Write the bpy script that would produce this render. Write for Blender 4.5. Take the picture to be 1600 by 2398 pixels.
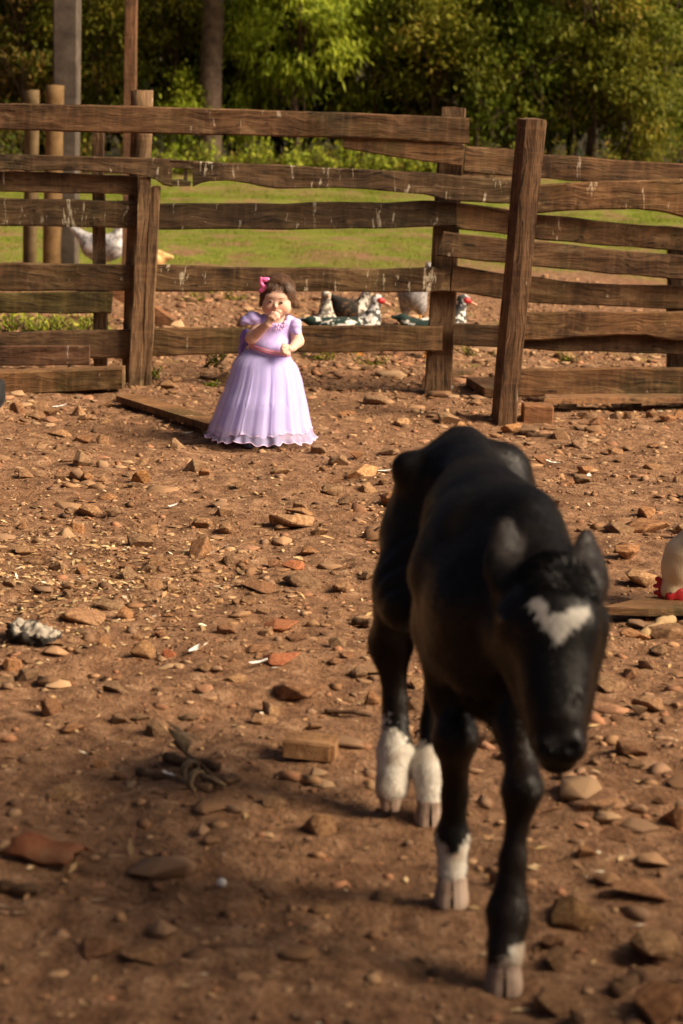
import bpy, bmesh, math, random
import numpy as np
from mathutils import Vector, Matrix

for o in list(bpy.data.objects): bpy.data.objects.remove(o)
SC = bpy.context.scene
COL = SC.collection
rng = np.random.default_rng(7)
random.seed(7)
R = math.radians

# ------------------------------------------------------------------ camera, sky, sun, exposure
LENS, PITCH, ROLL, CAMH = 70.0, R(10.5), R(2.0), 1.38
F = LENS / 36 * 2398
cf = np.array([0, math.cos(PITCH), -math.sin(PITCH)])
u0 = np.array([0, math.sin(PITCH), math.cos(PITCH)])
cr = math.cos(ROLL) * np.array([1., 0, 0]) + math.sin(ROLL) * u0
cu = math.cos(ROLL) * u0 - math.sin(ROLL) * np.array([1., 0, 0])
CP = np.array([0, 0, CAMH])
cd = bpy.data.cameras.new('camera'); cam = bpy.data.objects.new('camera', cd); COL.objects.link(cam)
cd.sensor_fit = 'VERTICAL'; cd.sensor_height = 36; cd.lens = LENS; cd.clip_start = 0.05; cd.clip_end = 400
cam.matrix_world = Matrix([[cr[0], cu[0], -cf[0], CP[0]], [cr[1], cu[1], -cf[1], CP[1]], [cr[2], cu[2], -cf[2], CP[2]], [0, 0, 0, 1]])
cd.dof.use_dof = True; cd.dof.focus_distance = 7.4; cd.dof.aperture_fstop = 4.3
SC.camera = cam
SUN_AZ = (0.93, -0.30); SUN_EL = R(36)
W = bpy.data.worlds.new('World'); SC.world = W; W.use_nodes = True
nt = W.node_tree; bg = nt.nodes['Background']
sky = nt.nodes.new('ShaderNodeTexSky'); sky.sky_type = 'NISHITA'; sky.sun_disc = False
sky.sun_elevation = SUN_EL; sky.sun_rotation = math.atan2(SUN_AZ[0], SUN_AZ[1])
sky.air_density = 0.30; sky.dust_density = 10.0; sky.ozone_density = 0.2
nt.links.new(sky.outputs[0], bg.inputs[0]); bg.inputs[1].default_value = 0.050
sl = bpy.data.lights.new('sun', 'SUN'); sun = bpy.data.objects.new('sun', sl); COL.objects.link(sun)
sl.energy = 4.6; sl.angle = R(30); sl.color = (1.0, 0.80, 0.55)
n_ = math.hypot(*SUN_AZ)
sd = Vector((SUN_AZ[0] / n_ * math.cos(SUN_EL), SUN_AZ[1] / n_ * math.cos(SUN_EL), math.sin(SUN_EL)))
sun.rotation_euler = sd.to_track_quat('Z', 'Y').to_euler(); sun.location = (8, -4, 12)
SC.view_settings.view_transform = 'Standard'; SC.view_settings.look = 'None'
SC.view_settings.exposure = 0.87; SC.view_settings.gamma = 1.0; SC.view_settings.use_curve_mapping = False

# ------------------------------------------------------------------ pixel -> place
def ray(x, y): return cf + (x - 800) / F * cr - (y - 1199) / F * cu
def G(x, y, z=0.0):
    d = ray(x, y); return CP + d * ((z - CAMH) / d[2])
def Q(x, y, Y):
    d = ray(x, y); return CP + d * (Y / d[1])
def proj(P):
    v = np.asarray(P) - CP; z = v @ cf
    return np.stack([800 + F * (v @ cr) / z, 1199 - F * (v @ cu) / z], -1)

# ------------------------------------------------------------------ noise
def _h(ix, iy, iz, s):
    n = (ix * 374761393 + iy * 668265263 + iz * 2147483647 + s * 1274126177) & 0xFFFFFFFF
    n = ((n ^ (n >> 13)) * 1274126177) & 0xFFFFFFFF
    n = ((n ^ (n >> 15)) * 2246822519) & 0xFFFFFFFF
    return ((n ^ (n >> 16)) & 0xFFFF) / 65535.0
def vnoise(P, s=0):
    P = np.asarray(P, float)
    if P.shape[-1] == 2: P = np.concatenate([P, np.zeros(P.shape[:-1] + (1,))], -1)
    i = np.floor(P).astype(np.int64); f = P - i; f = f * f * (3 - 2 * f); r = 0
    for a in (0, 1):
        wa = f[..., 0] if a else 1 - f[..., 0]
        for b in (0, 1):
            wb = f[..., 1] if b else 1 - f[..., 1]
            for c in (0, 1):
                wc = f[..., 2] if c else 1 - f[..., 2]
                r = r + wa * wb * wc * _h(i[..., 0] + a, i[..., 1] + b, i[..., 2] + c, s)
    return r
def fbm(P, o=4, s=0):
    P = np.asarray(P, float); r = 0; a = .5
    for k in range(o):
        r = r + a * vnoise(P, s + k); P = P * 2.03 + 7.1; a *= .5
    return r
def sstep(a, b, x):
    t = np.clip((x - a) / (b - a), 0, 1); return t * t * (3 - 2 * t)

def hgt(x, y):
    x = np.asarray(x, float); y = np.asarray(y, float)
    z = np.zeros(np.broadcast(x, y).shape)
    t = np.clip((y - 14) / 22, 0, 1)
    z = z + 0.93 * t ** 1.3 * (1 + 0.035 * np.clip(x, -8, 14))
    z = z + 0.10 * np.clip(y - 47, 0, 60) ** 1.35
    P = np.stack([x + 0 * y, y + 0 * x], -1)
    near = 1 - sstep(13, 18, y)
    z = z + (fbm(P * 0.9, 2, 3) - .37) * 0.03 * near + (fbm(P * 4, 4, 9) - .45) * 0.060 * near + (fbm(P * 17, 3, 15) - .43) * .030 * near
    z = z + (fbm(P * 0.5, 3, 5) - .43) * 0.22 * (1 - near)
    return z

# ------------------------------------------------------------------ objects
def setp(o, label=None, cat=None, group=None, kind=None):
    if label: o['label'] = label
    if cat: o['category'] = cat
    if group: o['group'] = group
    if kind: o['kind'] = kind
    return o
def link(name, me, mat, parent=None):
    o = bpy.data.objects.new(name, me); COL.objects.link(o)
    if mat is not None and not me.materials: me.materials.append(mat)
    if parent is not None: o.parent = parent
    return o
def root(name, loc, label, cat, group=None):
    o = bpy.data.objects.new(name, None); COL.objects.link(o); o.location = [float(v) for v in loc]
    o.empty_display_size = .1
    return setp(o, label, cat, group)
def mk(name, V, Fc, mat, parent=None, smooth=True, col=None, fl=None, sub=None):
    V = np.asarray(V, float)
    off = np.zeros(3)
    p = parent
    while p is not None:
        off = off + np.array(p.location); p = p.parent
    me = bpy.data.meshes.new(name)
    if isinstance(Fc, np.ndarray):
        n = Fc.shape[1]
        me.vertices.add(len(V)); me.vertices.foreach_set('co', (V - off).astype(np.float32).ravel())
        me.loops.add(Fc.size); me.loops.foreach_set('vertex_index', Fc.astype(np.int32).ravel())
        me.polygons.add(len(Fc))
        me.polygons.foreach_set('loop_start', np.arange(0, Fc.size, n, dtype=np.int32))
        me.polygons.foreach_set('loop_total', np.full(len(Fc), n, dtype=np.int32))
        me.update(calc_edges=True)
    else:
        me.from_pydata([tuple(v) for v in (V - off)], [], [list(f) for f in Fc])
    me.validate()
    if smooth: me.polygons.foreach_set('use_smooth', np.ones(len(me.polygons), bool))
    if col is not None:
        a = me.attributes.new('Col', 'FLOAT_COLOR', 'POINT')
        c = np.ones((len(V), 4), np.float32); c[:, :3] = col; a.data.foreach_set('color', c.ravel())
    if fl is not None:
        a = me.attributes.new('rnd', 'FLOAT', 'POINT'); a.data.foreach_set('value', np.asarray(fl, np.float32))
    o = link(name, me, mat, parent)
    if sub:
        m = o.modifiers.new('s', 'SUBSURF'); m.levels = sub; m.render_levels = sub
    return o
def tube(path, rad, n=8, cap=True):
    P = np.asarray(path, float); rad = np.broadcast_to(rad, (len(P),)).astype(float)
    T = np.gradient(P, axis=0); T /= np.linalg.norm(T, axis=1)[:, None] + 1e-9
    up = np.array([0, 0, 1.]) if abs(T[0][2]) < .9 else np.array([1., 0, 0])
    V = []; 
    for p, t, r in zip(P, T, rad):
        a = np.cross(t, up); a /= np.linalg.norm(a) + 1e-9; b = np.cross(a, t); up = b
        th = np.arange(n) / n * 2 * math.pi
        V.append(p + r * (np.cos(th)[:, None] * a + np.sin(th)[:, None] * b))
    V = np.concatenate(V); Fc = []
    for i in range(len(P) - 1):
        for j in range(n):
            Fc.append((i * n + j, i * n + (j + 1) % n, (i + 1) * n + (j + 1) % n, (i + 1) * n + j))
    if cap:
        Fc.append(tuple(range(n))[::-1]); Fc.append(tuple((len(P) - 1) * n + j for j in range(n)))
    return V, Fc
def join(parts):
    V = []; Fc = []; k = 0
    for v, f in parts:
        V.append(np.asarray(v)); Fc += [tuple(int(i) + k for i in q) for q in f]; k += len(v)
    return np.concatenate(V), Fc

# ------------------------------------------------------------------ SDF bodies
def rc(a, b, ra, rb, k=.03): return ('rc', np.array(a, float), np.array(b, float), ra, rb, k)
def el(c, r, k=.03, rot=None): return ('el', np.array(c, float), np.array(r, float), rot, k)
def sp(c, r, k=.03): return ('el', np.array(c, float), np.array([r, r, r], float), None, k)
def sub(p): return ('sub', p)
def pd(p, P):
    if p[0] == 'rc':
        _, a, b, ra, rb, k = p
        ba = b - a; L = ba @ ba + 1e-12
        t = np.clip(((P - a) @ ba) / L, 0, 1)
        return np.linalg.norm(P - a - t[..., None] * ba, axis=-1) - (ra + (rb - ra) * t)
    _, c, r, rot, k = p
    q = P - c
    if rot is not None: q = q @ rot
    k0 = np.linalg.norm(q / r, axis=-1); k1 = np.linalg.norm(q / (r * r), axis=-1) + 1e-9
    return k0 * (k0 - 1) / k1
def comb(d, p, P):
    s = p[0] == 'sub'; q = p[1] if s else p
    di = pd(q, P); k = q[-1]
    if s:
        h = np.maximum(k - np.abs(d + di), 0) / k; return np.maximum(d, -di) + h * h * k / 4
    h = np.maximum(k - np.abs(d - di), 0) / k; return np.minimum(d, di) - h * h * k / 4
def sdf(prims, P):
    d = np.full(P.shape[:-1], 1.0)
    for p in prims: d = comb(d, p, P)
    return d
def pbox(p):
    q = p[1] if p[0] == 'sub' else p
    if q[0] == 'rc':
        m = max(q[3], q[4]); return np.minimum(q[1], q[2]) - m, np.maximum(q[1], q[2]) + m
    m = q[2] if q[3] is None else np.full(3, q[2].max()); return q[1] - m, q[1] + m
def body(prims, h):
    bs = [pbox(p) for p in prims if p[0] != 'sub']
    lo = np.min([b[0] for b in bs], 0) - .04; hi = np.max([b[1] for b in bs], 0) + .04
    n = np.ceil((hi - lo) / h).astype(int) + 1
    ax = [lo[i] + h * np.arange(n[i]) for i in range(3)]
    D = np.full(tuple(n), 1.0)
    for p in prims:
        q = p[1] if p[0] == 'sub' else p
        a, b = pbox(p); m = q[-1] + 3 * h
        i0 = np.clip(np.floor((a - m - lo) / h).astype(int), 0, n); i1 = np.clip(np.ceil((b + m - lo) / h).astype(int) + 1, 0, n)
        sl_ = tuple(slice(i0[i], i1[i]) for i in range(3))
        P = np.stack(np.meshgrid(*[ax[i][sl_[i]] for i in range(3)], indexing='ij'), -1)
        if P.size: D[sl_] = comb(D[sl_], p, P)
    S = D < 0
    c = lambda A, i, j, k: A[i:A.shape[0] - 1 + i, j:A.shape[1] - 1 + j, k:A.shape[2] - 1 + k]
    corners = [(i, j, k) for i in (0, 1) for j in (0, 1) for k in (0, 1)]
    cnt = sum(c(S, *q).astype(np.int8) for q in corners)
    act = np.argwhere((cnt > 0) & (cnt < 8))
    idx = np.full(tuple(n - 1), -1, np.int64); idx[tuple(act.T)] = np.arange(len(act))
    acc = np.zeros((len(act), 3)); w = np.zeros(len(act))
    for q0 in corners:
        for a in range(3):
            if q0[a]: continue
            q1 = list(q0); q1[a] = 1
            d0 = D[tuple((act + q0).T)]; d1 = D[tuple((act + q1).T)]
            m = (d0 < 0) != (d1 < 0); t = np.where(m, d0 / np.where(m, d0 - d1, 1), 0)
            p = np.array(q0) + t[:, None] * (np.array(q1) - np.array(q0)); acc += p * m[:, None]; w += m
    V = lo + h * (act + acc / w[:, None])
    Fc = []
    for a in range(3):
        s0 = [slice(None)] * 3; s1 = [slice(None)] * 3; s0[a] = slice(0, -1); s1[a] = slice(1, None)
        A = S[tuple(s0)]; B = S[tuple(s1)]
        b, c2 = (a + 1) % 3, (a + 2) % 3
        e = np.argwhere(A != B)
        e = e[(e[:, b] > 0) & (e[:, c2] > 0) & (e[:, b] < n[b] - 1) & (e[:, c2] < n[c2] - 1)]
        fl = A[tuple(e.T)]
        def I(db, dc):
            q = e.copy(); q[:, b] += db; q[:, c2] += dc; return idx[tuple(q.T)]
        f = np.stack([I(-1, -1), I(0, -1), I(0, 0), I(-1, 0)], 1)
        Fc.append(np.where(fl[:, None], f, f[:, ::-1]))
    Fc = np.concatenate(Fc)
    for _ in range(4):
        d = sdf(prims, V); e = h * .3
        g = np.stack([sdf(prims, V + np.eye(3)[i] * e) - sdf(prims, V - np.eye(3)[i] * e) for i in range(3)], -1) / (2 * e)
        gl = np.maximum((g * g).sum(-1), .05)
        V = V - np.clip(d / gl, -h, h)[:, None] * g * .8
    e = h * .5
    N = np.stack([sdf(prims, V + np.eye(3)[i] * e) - sdf(prims, V - np.eye(3)[i] * e) for i in range(3)], -1)
    N /= np.linalg.norm(N, axis=1)[:, None] + 1e-9
    return V, Fc, N
def fur(V, Fc, N, C, n, L, wid, flow, lift=.35, seed=1, jit=.35):
    """short hairs, one thin triangle each, lying along `flow` on the surface"""
    r = np.random.default_rng(seed)
    a = V[Fc[:, 0]]; ar = np.linalg.norm(np.cross(V[Fc[:, 1]] - a, V[Fc[:, 3]] - a), axis=1)
    f = r.choice(len(Fc), n, p=ar / ar.sum())
    u = r.random((n, 1)); v = r.random((n, 1))
    w = [(1 - u) * (1 - v), u * (1 - v), u * v, (1 - u) * v]
    ii = [Fc[f, k] for k in range(4)]
    P = sum(wk * V[k] for wk, k in zip(w, ii)); NN = sum(wk * N[k] for wk, k in zip(w, ii)); CC = C[ii[0]]
    NN /= np.linalg.norm(NN, axis=1)[:, None]
    fl = flow(P) + jit * r.normal(size=(n, 3))
    t = fl - (fl * NN).sum(1)[:, None] * NN; t /= np.linalg.norm(t, axis=1)[:, None] + 1e-9
    s = np.cross(NN, t); ll = L * r.uniform(.6, 1.3, (n, 1)); P = P - NN * .001
    VV = np.stack([P - s * wid, P + s * wid, P + t * ll + NN * lift * ll], 1).reshape(-1, 3)
    return VV, np.arange(3 * n).reshape(-1, 3), np.repeat(CC * r.uniform(.5, 1.7, (n, 1)) ** (1 if CC.mean() < .2 else .4), 3, axis=0)
def rotm(ax, ang):
    return np.array(Matrix.Rotation(ang, 3, ax))
def frame(z, x):
    z = np.array(z, float); z /= np.linalg.norm(z); x = np.array(x, float); x -= (x @ z) * z; x /= np.linalg.norm(x)
    return np.stack([x, np.cross(z, x), z], 1)

# ------------------------------------------------------------------ materials
class M:
    def __init__(s, name, rough=.8):
        s.m = bpy.data.materials.new(name); s.m.use_nodes = True; s.t = s.m.node_tree; s.b = s.t.nodes['Principled BSDF']
        s.b.inputs['Roughness'].default_value = rough; s.b.inputs['Specular IOR Level'].default_value = .3
    def n(s, ty, **k):
        x = s.t.nodes.new('ShaderNode' + ty)
        for a, b in k.items(): setattr(x, a, b)
        return x
    def l(s, a, b): s.t.links.new(a, b)
    def co(s, scale=(1, 1, 1), src='Object'):
        mp = s.n('Mapping'); mp.inputs['Scale'].default_value = scale
        if src == 'Pos': s.l(s.n('NewGeometry').outputs['Position'], mp.inputs[0])
        else: s.l(s.n('TexCoord').outputs[src], mp.inputs[0])
        return mp.outputs[0]
    def noise(s, vec, sc, det=4, ro=.55, dist=0):
        x = s.n('TexNoise'); x.inputs['Scale'].default_value = sc; x.inputs['Detail'].default_value = det
        x.inputs['Roughness'].default_value = ro; x.inputs['Distortion'].default_value = dist; s.l(vec, x.inputs['Vector']); return x.outputs['Fac']
    def ramp(s, fac, st, interp='LINEAR'):
        x = s.n('ValToRGB'); e = x.color_ramp.elements; x.color_ramp.interpolation = interp
        while len(e) < len(st): e.new(.5)
        for q, (p, c) in zip(e, st): q.position = p; q.color = tuple(c) + (1,) if len(c) == 3 else c
        s.l(fac, x.inputs[0]); return x.outputs[0]
    def g(s, fac, a, b): return s.ramp(fac, [(a, (0, 0, 0)), (b, (1, 1, 1))])
    def mix(s, fac, a, b, mode='MIX'):
        x = s.n('MixRGB', blend_type=mode)
        for i, v in enumerate((fac, a, b)):
            if hasattr(v, 'is_linked') or isinstance(v, bpy.types.NodeSocket): s.l(v, x.inputs[i])
            else: x.inputs[i].default_value = v if i == 0 else tuple(v) + (1,)
        return x.outputs[0]
    def mul(s, a, b):
        x = s.n('Math', operation='MULTIPLY'); s.l(a, x.inputs[0])
        if isinstance(b, (int, float)): x.inputs[1].default_value = b
        else: s.l(b, x.inputs[1])
        return x.outputs[0]
    def bump(s, h, st=.5, d=.01):
        x = s.n('Bump'); x.inputs['Strength'].default_value = st; x.inputs['Distance'].default_value = d
        s.l(h, x.inputs['Height']); s.l(x.outputs[0], s.b.inputs['Normal'])
    def col(s, c):
        if isinstance(c, tuple): s.b.inputs['Base Color'].default_value = c + (1,)
        else: s.l(c, s.b.inputs['Base Color'])
        return s

def wood(name, axis, light, mid, dark, moss=.35, drop=.5, more=0):
    m = M(name, .88); X_ = axis == 'X'
    wv = m.co(); wn = m.n('TexNoise'); wn.inputs['Scale'].default_value = 3.0; m.l(wv, wn.inputs['Vector'])
    wp = m.n('VectorMath', operation='MULTIPLY_ADD'); m.l(wn.outputs['Color'], wp.inputs[0]); wp.inputs[1].default_value = (.10, .10, .10); m.l(wv, wp.inputs[2])
    def st(sc):
        mp = m.n('Mapping'); mp.inputs['Scale'].default_value = sc; m.l(wp.outputs[0], mp.inputs[0]); return mp.outputs[0]
    g = m.noise(st((1.8, 15, 15) if X_ else (15, 15, 1.8)), 2.0, 8, .72, .6)
    c = m.ramp(g, [(.25, dark), (.46, mid), (.66, light), (.85, tuple(x * 1.35 for x in light))])
    big = m.noise(wv, 3.2, 5, .65); pat = m.noise(st((2.5, 6, 6) if X_ else (6, 6, 2.5)), 2.2, 6, .7)
    c = m.mix(m.mul(m.g(big, .46, .66), .8), c, tuple(x * .55 for x in dark))
    c = m.mix(m.mul(m.g(pat, .56, .70), .55), c, (.34, .235, .135))
    ms = m.noise(wv, 2.3, 6, .7)
    c = m.mix(m.mul(m.g(ms, .50, .64), moss), c, (.060, .058, .016))
    ck = m.noise(st((2.0, 45, 45) if X_ else (45, 45, 2.0)), 1.3, 4, .6, .3)
    c = m.mix(m.mul(m.g(ck, .60, .66), .85), c, tuple(x * .30 for x in dark))
    sw = m.noise(m.co((40, 40, 2.5) if X_ else (2.5, 2.5, 40)), 1.0, 3, .6)
    c = m.mix(m.mul(m.g(sw, .50, .75), .30), c, tuple(x * 1.5 for x in light))
    if drop:
        a = m.noise(m.co((24, 24, 4)), 1.0, 4, .7, .8); ar = m.noise(wv, 5, 3, .6)
        k = m.mul(m.g(a, .64 - more * .5, .67 - more * .5), m.g(ar, .53 - more, .57 - more)); k2 = m.g(m.noise(wv, 32, 4, .7), .715, .74)
        mx = m.n('Math', operation='MAXIMUM'); m.l(k, mx.inputs[0]); m.l(k2, mx.inputs[1])
        c = m.mix(m.mul(mx.outputs[0], drop), c, (.58, .52, .44))
    oi = m.n('ObjectInfo'); c = m.mix(1.0, c, oi.outputs['Color'], 'MULTIPLY')
    m.col(c); m.bump(m.mix(.6, g, ck), .9, .018); return m.m
WX = wood('weathered wood', 'X', (.215, .125, .064), (.125, .068, .034), (.040, .023, .013), .40, .75)
WXS = wood('streaked weathered wood', 'X', (.19, .115, .062), (.105, .060, .032), (.032, .020, .012), .35, .95, .07)
WZ = wood('weathered upright wood', 'Z', (.23, .138, .075), (.145, .082, .043), (.055, .032, .018), .25, .6)
def gen(name, cols, sc=8, rough=.85, bump=.4, bd=.01, bs=30):
    m = M(name, rough); v = m.co(); n = m.noise(v, sc, 5, .6)
    k = len(cols); c = m.ramp(n, [(.33 + .34 * i / max(1, k - 1), q) for i, q in enumerate(cols)])
    oi = m.n('ObjectInfo'); c = m.mix(1.0, c, oi.outputs['Color'], 'MULTIPLY')
    m.col(c); m.bump(m.noise(v, bs, 6, .7), bump, bd); return m.m
STONE = gen('brown stone', [(.15, .080, .038), (.285, .165, .085), (.40, .255, .145)], 9, .9, .7, .02, 26)
CLAY = gen('fired clay', [(.20, .065, .028), (.33, .125, .055), (.36, .19, .10)], 12, .9, .5, .01, 40)
GREYW = gen('grey weathered pole', [(.048, .037, .028), (.078, .060, .046), (.115, .090, .068)], 6, .9)
BARK = gen('bark', [(.035, .022, .014), (.085, .055, .034), (.14, .09, .055)], 10, .95, .9, .03, 22)
PALEW = gen('pale round post wood', [(.20, .125, .058), (.30, .20, .10), (.38, .26, .14)], 7, .85)
def attrmat(name, rough=.7, sheen=0, spec=.3, alpha=None, trans=0, bumpsc=None, sss=0):
    m = M(name, rough); a = m.n('Attribute', attribute_name='Col'); m.col(a.outputs['Color'])
    m.b.inputs['Specular IOR Level'].default_value = spec
    if sheen: m.b.inputs['Sheen Weight'].default_value = sheen; m.b.inputs['Sheen Roughness'].default_value = .4
    if sss:
        m.b.inputs['Subsurface Weight'].default_value = sss; m.b.inputs['Subsurface Radius'].default_value = (.02, .008, .004); m.b.inputs['Subsurface Scale'].default_value = .4
    if bumpsc: m.bump(m.noise(m.co(), bumpsc, 4, .6), .4, .004)
    return m.m
COAT = attrmat('calf coat', .42, .0, .24, bumpsc=45)
HAIRM = attrmat('coat hairs', .36, .0, .26)
FEATH = attrmat('feathers', .75, .1, .25, bumpsc=90)
SKIN = attrmat('skin', .55, 0, .3, sss=.12)
CHIPM = attrmat('litter', .85)
def plain(name, c, rough=.6, spec=.4, **k):
    m = M(name, rough); m.col(c); m.b.inputs['Specular IOR Level'].default_value = spec
    for a, b in k.items(): m.b.inputs[a].default_value = b
    return m.m
def leafmat(name, stops):
    m = M(name, .6); m.b.inputs['Specular IOR Level'].default_value = .12; a = m.n('Attribute', attribute_name='rnd'); c = m.ramp(a.outputs['Fac'], stops); m.col(c)
    t = m.n('BsdfTranslucent'); m.l(c, t.inputs[0]); mx = m.n('MixShader'); mx.inputs[0].default_value = .3
    m.l(m.b.outputs[0], mx.inputs[1]); m.l(t.outputs[0], mx.inputs[2]); m.l(mx.outputs[0], m.t.nodes['Material Output'].inputs[0])
    return m.m

# ground
gm = M('bare dirt and grass', .95)
v = gm.co(src='Pos')
n1 = gm.noise(v, 1.3, 4, .6); n2 = gm.noise(v, 16, 6, .7); n3 = gm.noise(v, 70, 4, .7)
dirt = gm.ramp(n2, [(.30, (.062, .028, .014)), (.43, (.185, .092, .045)), (.56, (.30, .162, .085)), (.70, (.45, .28, .165))])
dirt = gm.mix(gm.mul(gm.g(n1, .42, .65), .45), dirt, (.165, .076, .034))
dirt = gm.mix(gm.mul(gm.g(n3, .62, .72), .6), dirt, (.40, .26, .14))
dirt = gm.mix(gm.mul(gm.g(gm.noise(v, 42, 3, .6), .60, .70), .7), dirt, (.055, .026, .012))
ga = gm.n('Attribute', attribute_name='rnd')
gr = gm.ramp(gm.noise(v, 9, 5, .6), [(.3, (.10, .125, .009)), (.5, (.16, .18, .016)), (.7, (.25, .235, .04))])
sep = gm.n('SeparateXYZ'); gm.l(v, sep.inputs[0])
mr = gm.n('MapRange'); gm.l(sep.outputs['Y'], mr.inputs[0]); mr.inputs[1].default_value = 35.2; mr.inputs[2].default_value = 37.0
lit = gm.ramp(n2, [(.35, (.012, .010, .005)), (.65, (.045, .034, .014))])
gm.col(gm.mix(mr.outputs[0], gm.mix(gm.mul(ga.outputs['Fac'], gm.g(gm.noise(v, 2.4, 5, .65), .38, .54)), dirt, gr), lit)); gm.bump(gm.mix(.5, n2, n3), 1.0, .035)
GROUND = gm.m

# ================================================================== SETTING: ground
def axis_(lo, hi, a, b, step, grow):
    c = list(np.arange(a, b + 1e-6, step)); s = step; x = c[-1]
    while x < hi: s *= grow; x += s; c.append(min(x, hi))
    s = step; x = c[0]; pre = []
    while x > lo: s *= grow; x -= s; pre.append(max(x, lo))
    return np.array(pre[::-1] + c)
gx = axis_(-70, 70, -2.6, 2.9, .02, 1.13); gy = axis_(-25, 110, 2.6, 13.5, .024, 1.035)
X, Y = np.meshgrid(gx, gy); Z = hgt(X, Y)
V = np.stack([X, Y, Z], -1).reshape(-1, 3); nx = len(gx); i = np.arange(len(gy) - 1)[:, None] * nx + np.arange(nx - 1)[None]
Fc = np.stack([i, i + 1, i + nx + 1, i + nx], -1).reshape(-1, 4)
gn = fbm(V[:, :2] * .9, 4, 21); gn2 = fbm(V[:, :2] * 2.5, 3, 31)
grassk = sstep(18.2, 21.0, V[:, 1] + (gn - .45) * 7) * (1 - sstep(33.2, 34.6, V[:, 1] + (gn2 - .45) * 2)) 
grassk = np.maximum(grassk, sstep(.60, .70, gn2) * sstep(11.8, 13, V[:, 1]) * .55)
setp(mk('ground', V, Fc, GROUND, fl=grassk), kind='structure')
def grass_at(x, y):
    P = np.stack([x, y], -1); a = fbm(P * .9, 4, 21); b = fbm(P * 2.5, 3, 31)
    return np.maximum(sstep(18.2, 21.0, y + (a - .45) * 7) * (1 - sstep(33.2, 34.6, y + (b - .45) * 2)), sstep(.60, .70, b) * sstep(11.8, 13, y) * .35)

def boxv(a, b):
    x0, y0, z0 = a; x1, y1, z1 = b
    V = [(x0, y0, z0), (x1, y0, z0), (x1, y1, z0), (x0, y1, z0), (x0, y0, z1), (x1, y0, z1), (x1, y1, z1), (x0, y1, z1)]
    return np.array(V, float), [(0, 3, 2, 1), (4, 5, 6, 7), (0, 1, 5, 4), (1, 2, 6, 5), (2, 3, 7, 6), (3, 0, 4, 7)]
# unseen shed added right of the camera so its roof shades the foreground
shed = root('added_shade_shed', (9, -2, 0), 'unseen timber shed added out of frame at right to shade the foreground', 'shed')
EY, SX, EZ = 2.20, 2.4, 3.2
Vr = np.array([(SX, EY, EZ), (15, EY, EZ + 1.0), (15, -9, EZ + 1.0), (SX, -9, EZ)], float)
mk('roof', np.concatenate([Vr, Vr + [0, 0, .08]]), [(0, 3, 2, 1), (4, 5, 6, 7), (0, 1, 5, 4), (1, 2, 6, 5), (2, 3, 7, 6), (3, 0, 4, 7)], GREYW, shed, False)
for y in (1.8, -1.5, -5, -8.7):
    for x in (2.8, 14.6):
        mk('post', *boxv((x - .09, y - .09, -.2), (x + .09, y + .09, EZ + (x - SX) * .0815)), WZ, shed, False)
for k in range(57):
    y = -8.9 + k * .2; mk('wall_board', *boxv((14.72, y, .02), (14.76, y + .19, EZ + .95)), WZ, shed, False)

# ================================================================== FENCE
def rail(parent, top, bot, Yp, th=.035, tint=(1, 1, 1), mat=None, name='rail', step=.045, wob=.008, extra=(), rough_end=0):
    """board whose upper and lower edges follow the given outline; closed, chamfered, with uneven edges"""
    top = np.array(top, float); bot = np.array(bot, float)
    solids = [(top, bot)] + [(np.array(a, float), np.array(b, float)) for a, b in extra]
    parts = []
    for si, (tp, bt) in enumerate(solids):
        s = int(rng.integers(1e6))
        x0, x1 = min(tp[0, 0], bt[0, 0]), max(tp[-1, 0], bt[-1, 0])
        n = max(3, int(abs(Q(x1, tp[-1, 1], Yp)[0] - Q(x0, tp[0, 1], Yp)[0]) / step) + 1)
        ring = [(0, .10), (-.5, .03), (-1, .10), (-1, .35), (-1, .65), (-1, .9), (-.5, .97), (0, .9)]  # (depth, height 0..1)
        ring = [(-1, .06), (-1, .33), (-1, .66), (-1, .94), (-.85, 1), (-.15, 1), (0, .94), (0, .06), (-.15, 0), (-.85, 0)]
        Vv = []
        for t in np.linspace(0, 1, n):
            xt = tp[0, 0] + (tp[-1, 0] - tp[0, 0]) * t; xb = bt[0, 0] + (bt[-1, 0] - bt[0, 0]) * t
            a = Q(xt, np.interp(xt, tp[:, 0], tp[:, 1]), Yp); b = Q(xb, np.interp(xb, bt[:, 0], bt[:, 1]), Yp)
            w = np.array([fbm(np.array([a[0] * 5, k * 9.1]), 3, s) - .43 for k in range(4)]) * 2 * wob
            a = a + [0, 0, w[0]]; b = b + [0, 0, w[1]]
            for d, h in ring:
                p = b + (a - b) * h + np.array([w[3] * .6, d * th + w[2] + (.010 * (vnoise(np.array([a[0] * 7, h * 6]), s) - .5) if d == -1 else 0), 0])
                Vv.append(p)
        m = len(ring); Fv = []
        for c in range(n - 1):
            for j in range(m):
                Fv.append((c * m + j, (c + 1) * m + j, (c + 1) * m + (j + 1) % m, c * m + (j + 1) % m))
        Fv.append(tuple(range(m))); Fv.append(tuple((n - 1) * m + j for j in range(m))[::-1])
        parts.append((np.array(Vv), Fv))
    V, Fv = join(parts)
    o = mk(name, V, Fv, mat or WX, parent, False); o.color = tuple(.82 * x * y for x, y in zip(tint, (.97, 1.0, 1.0))) + (1,)
    return o
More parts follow.
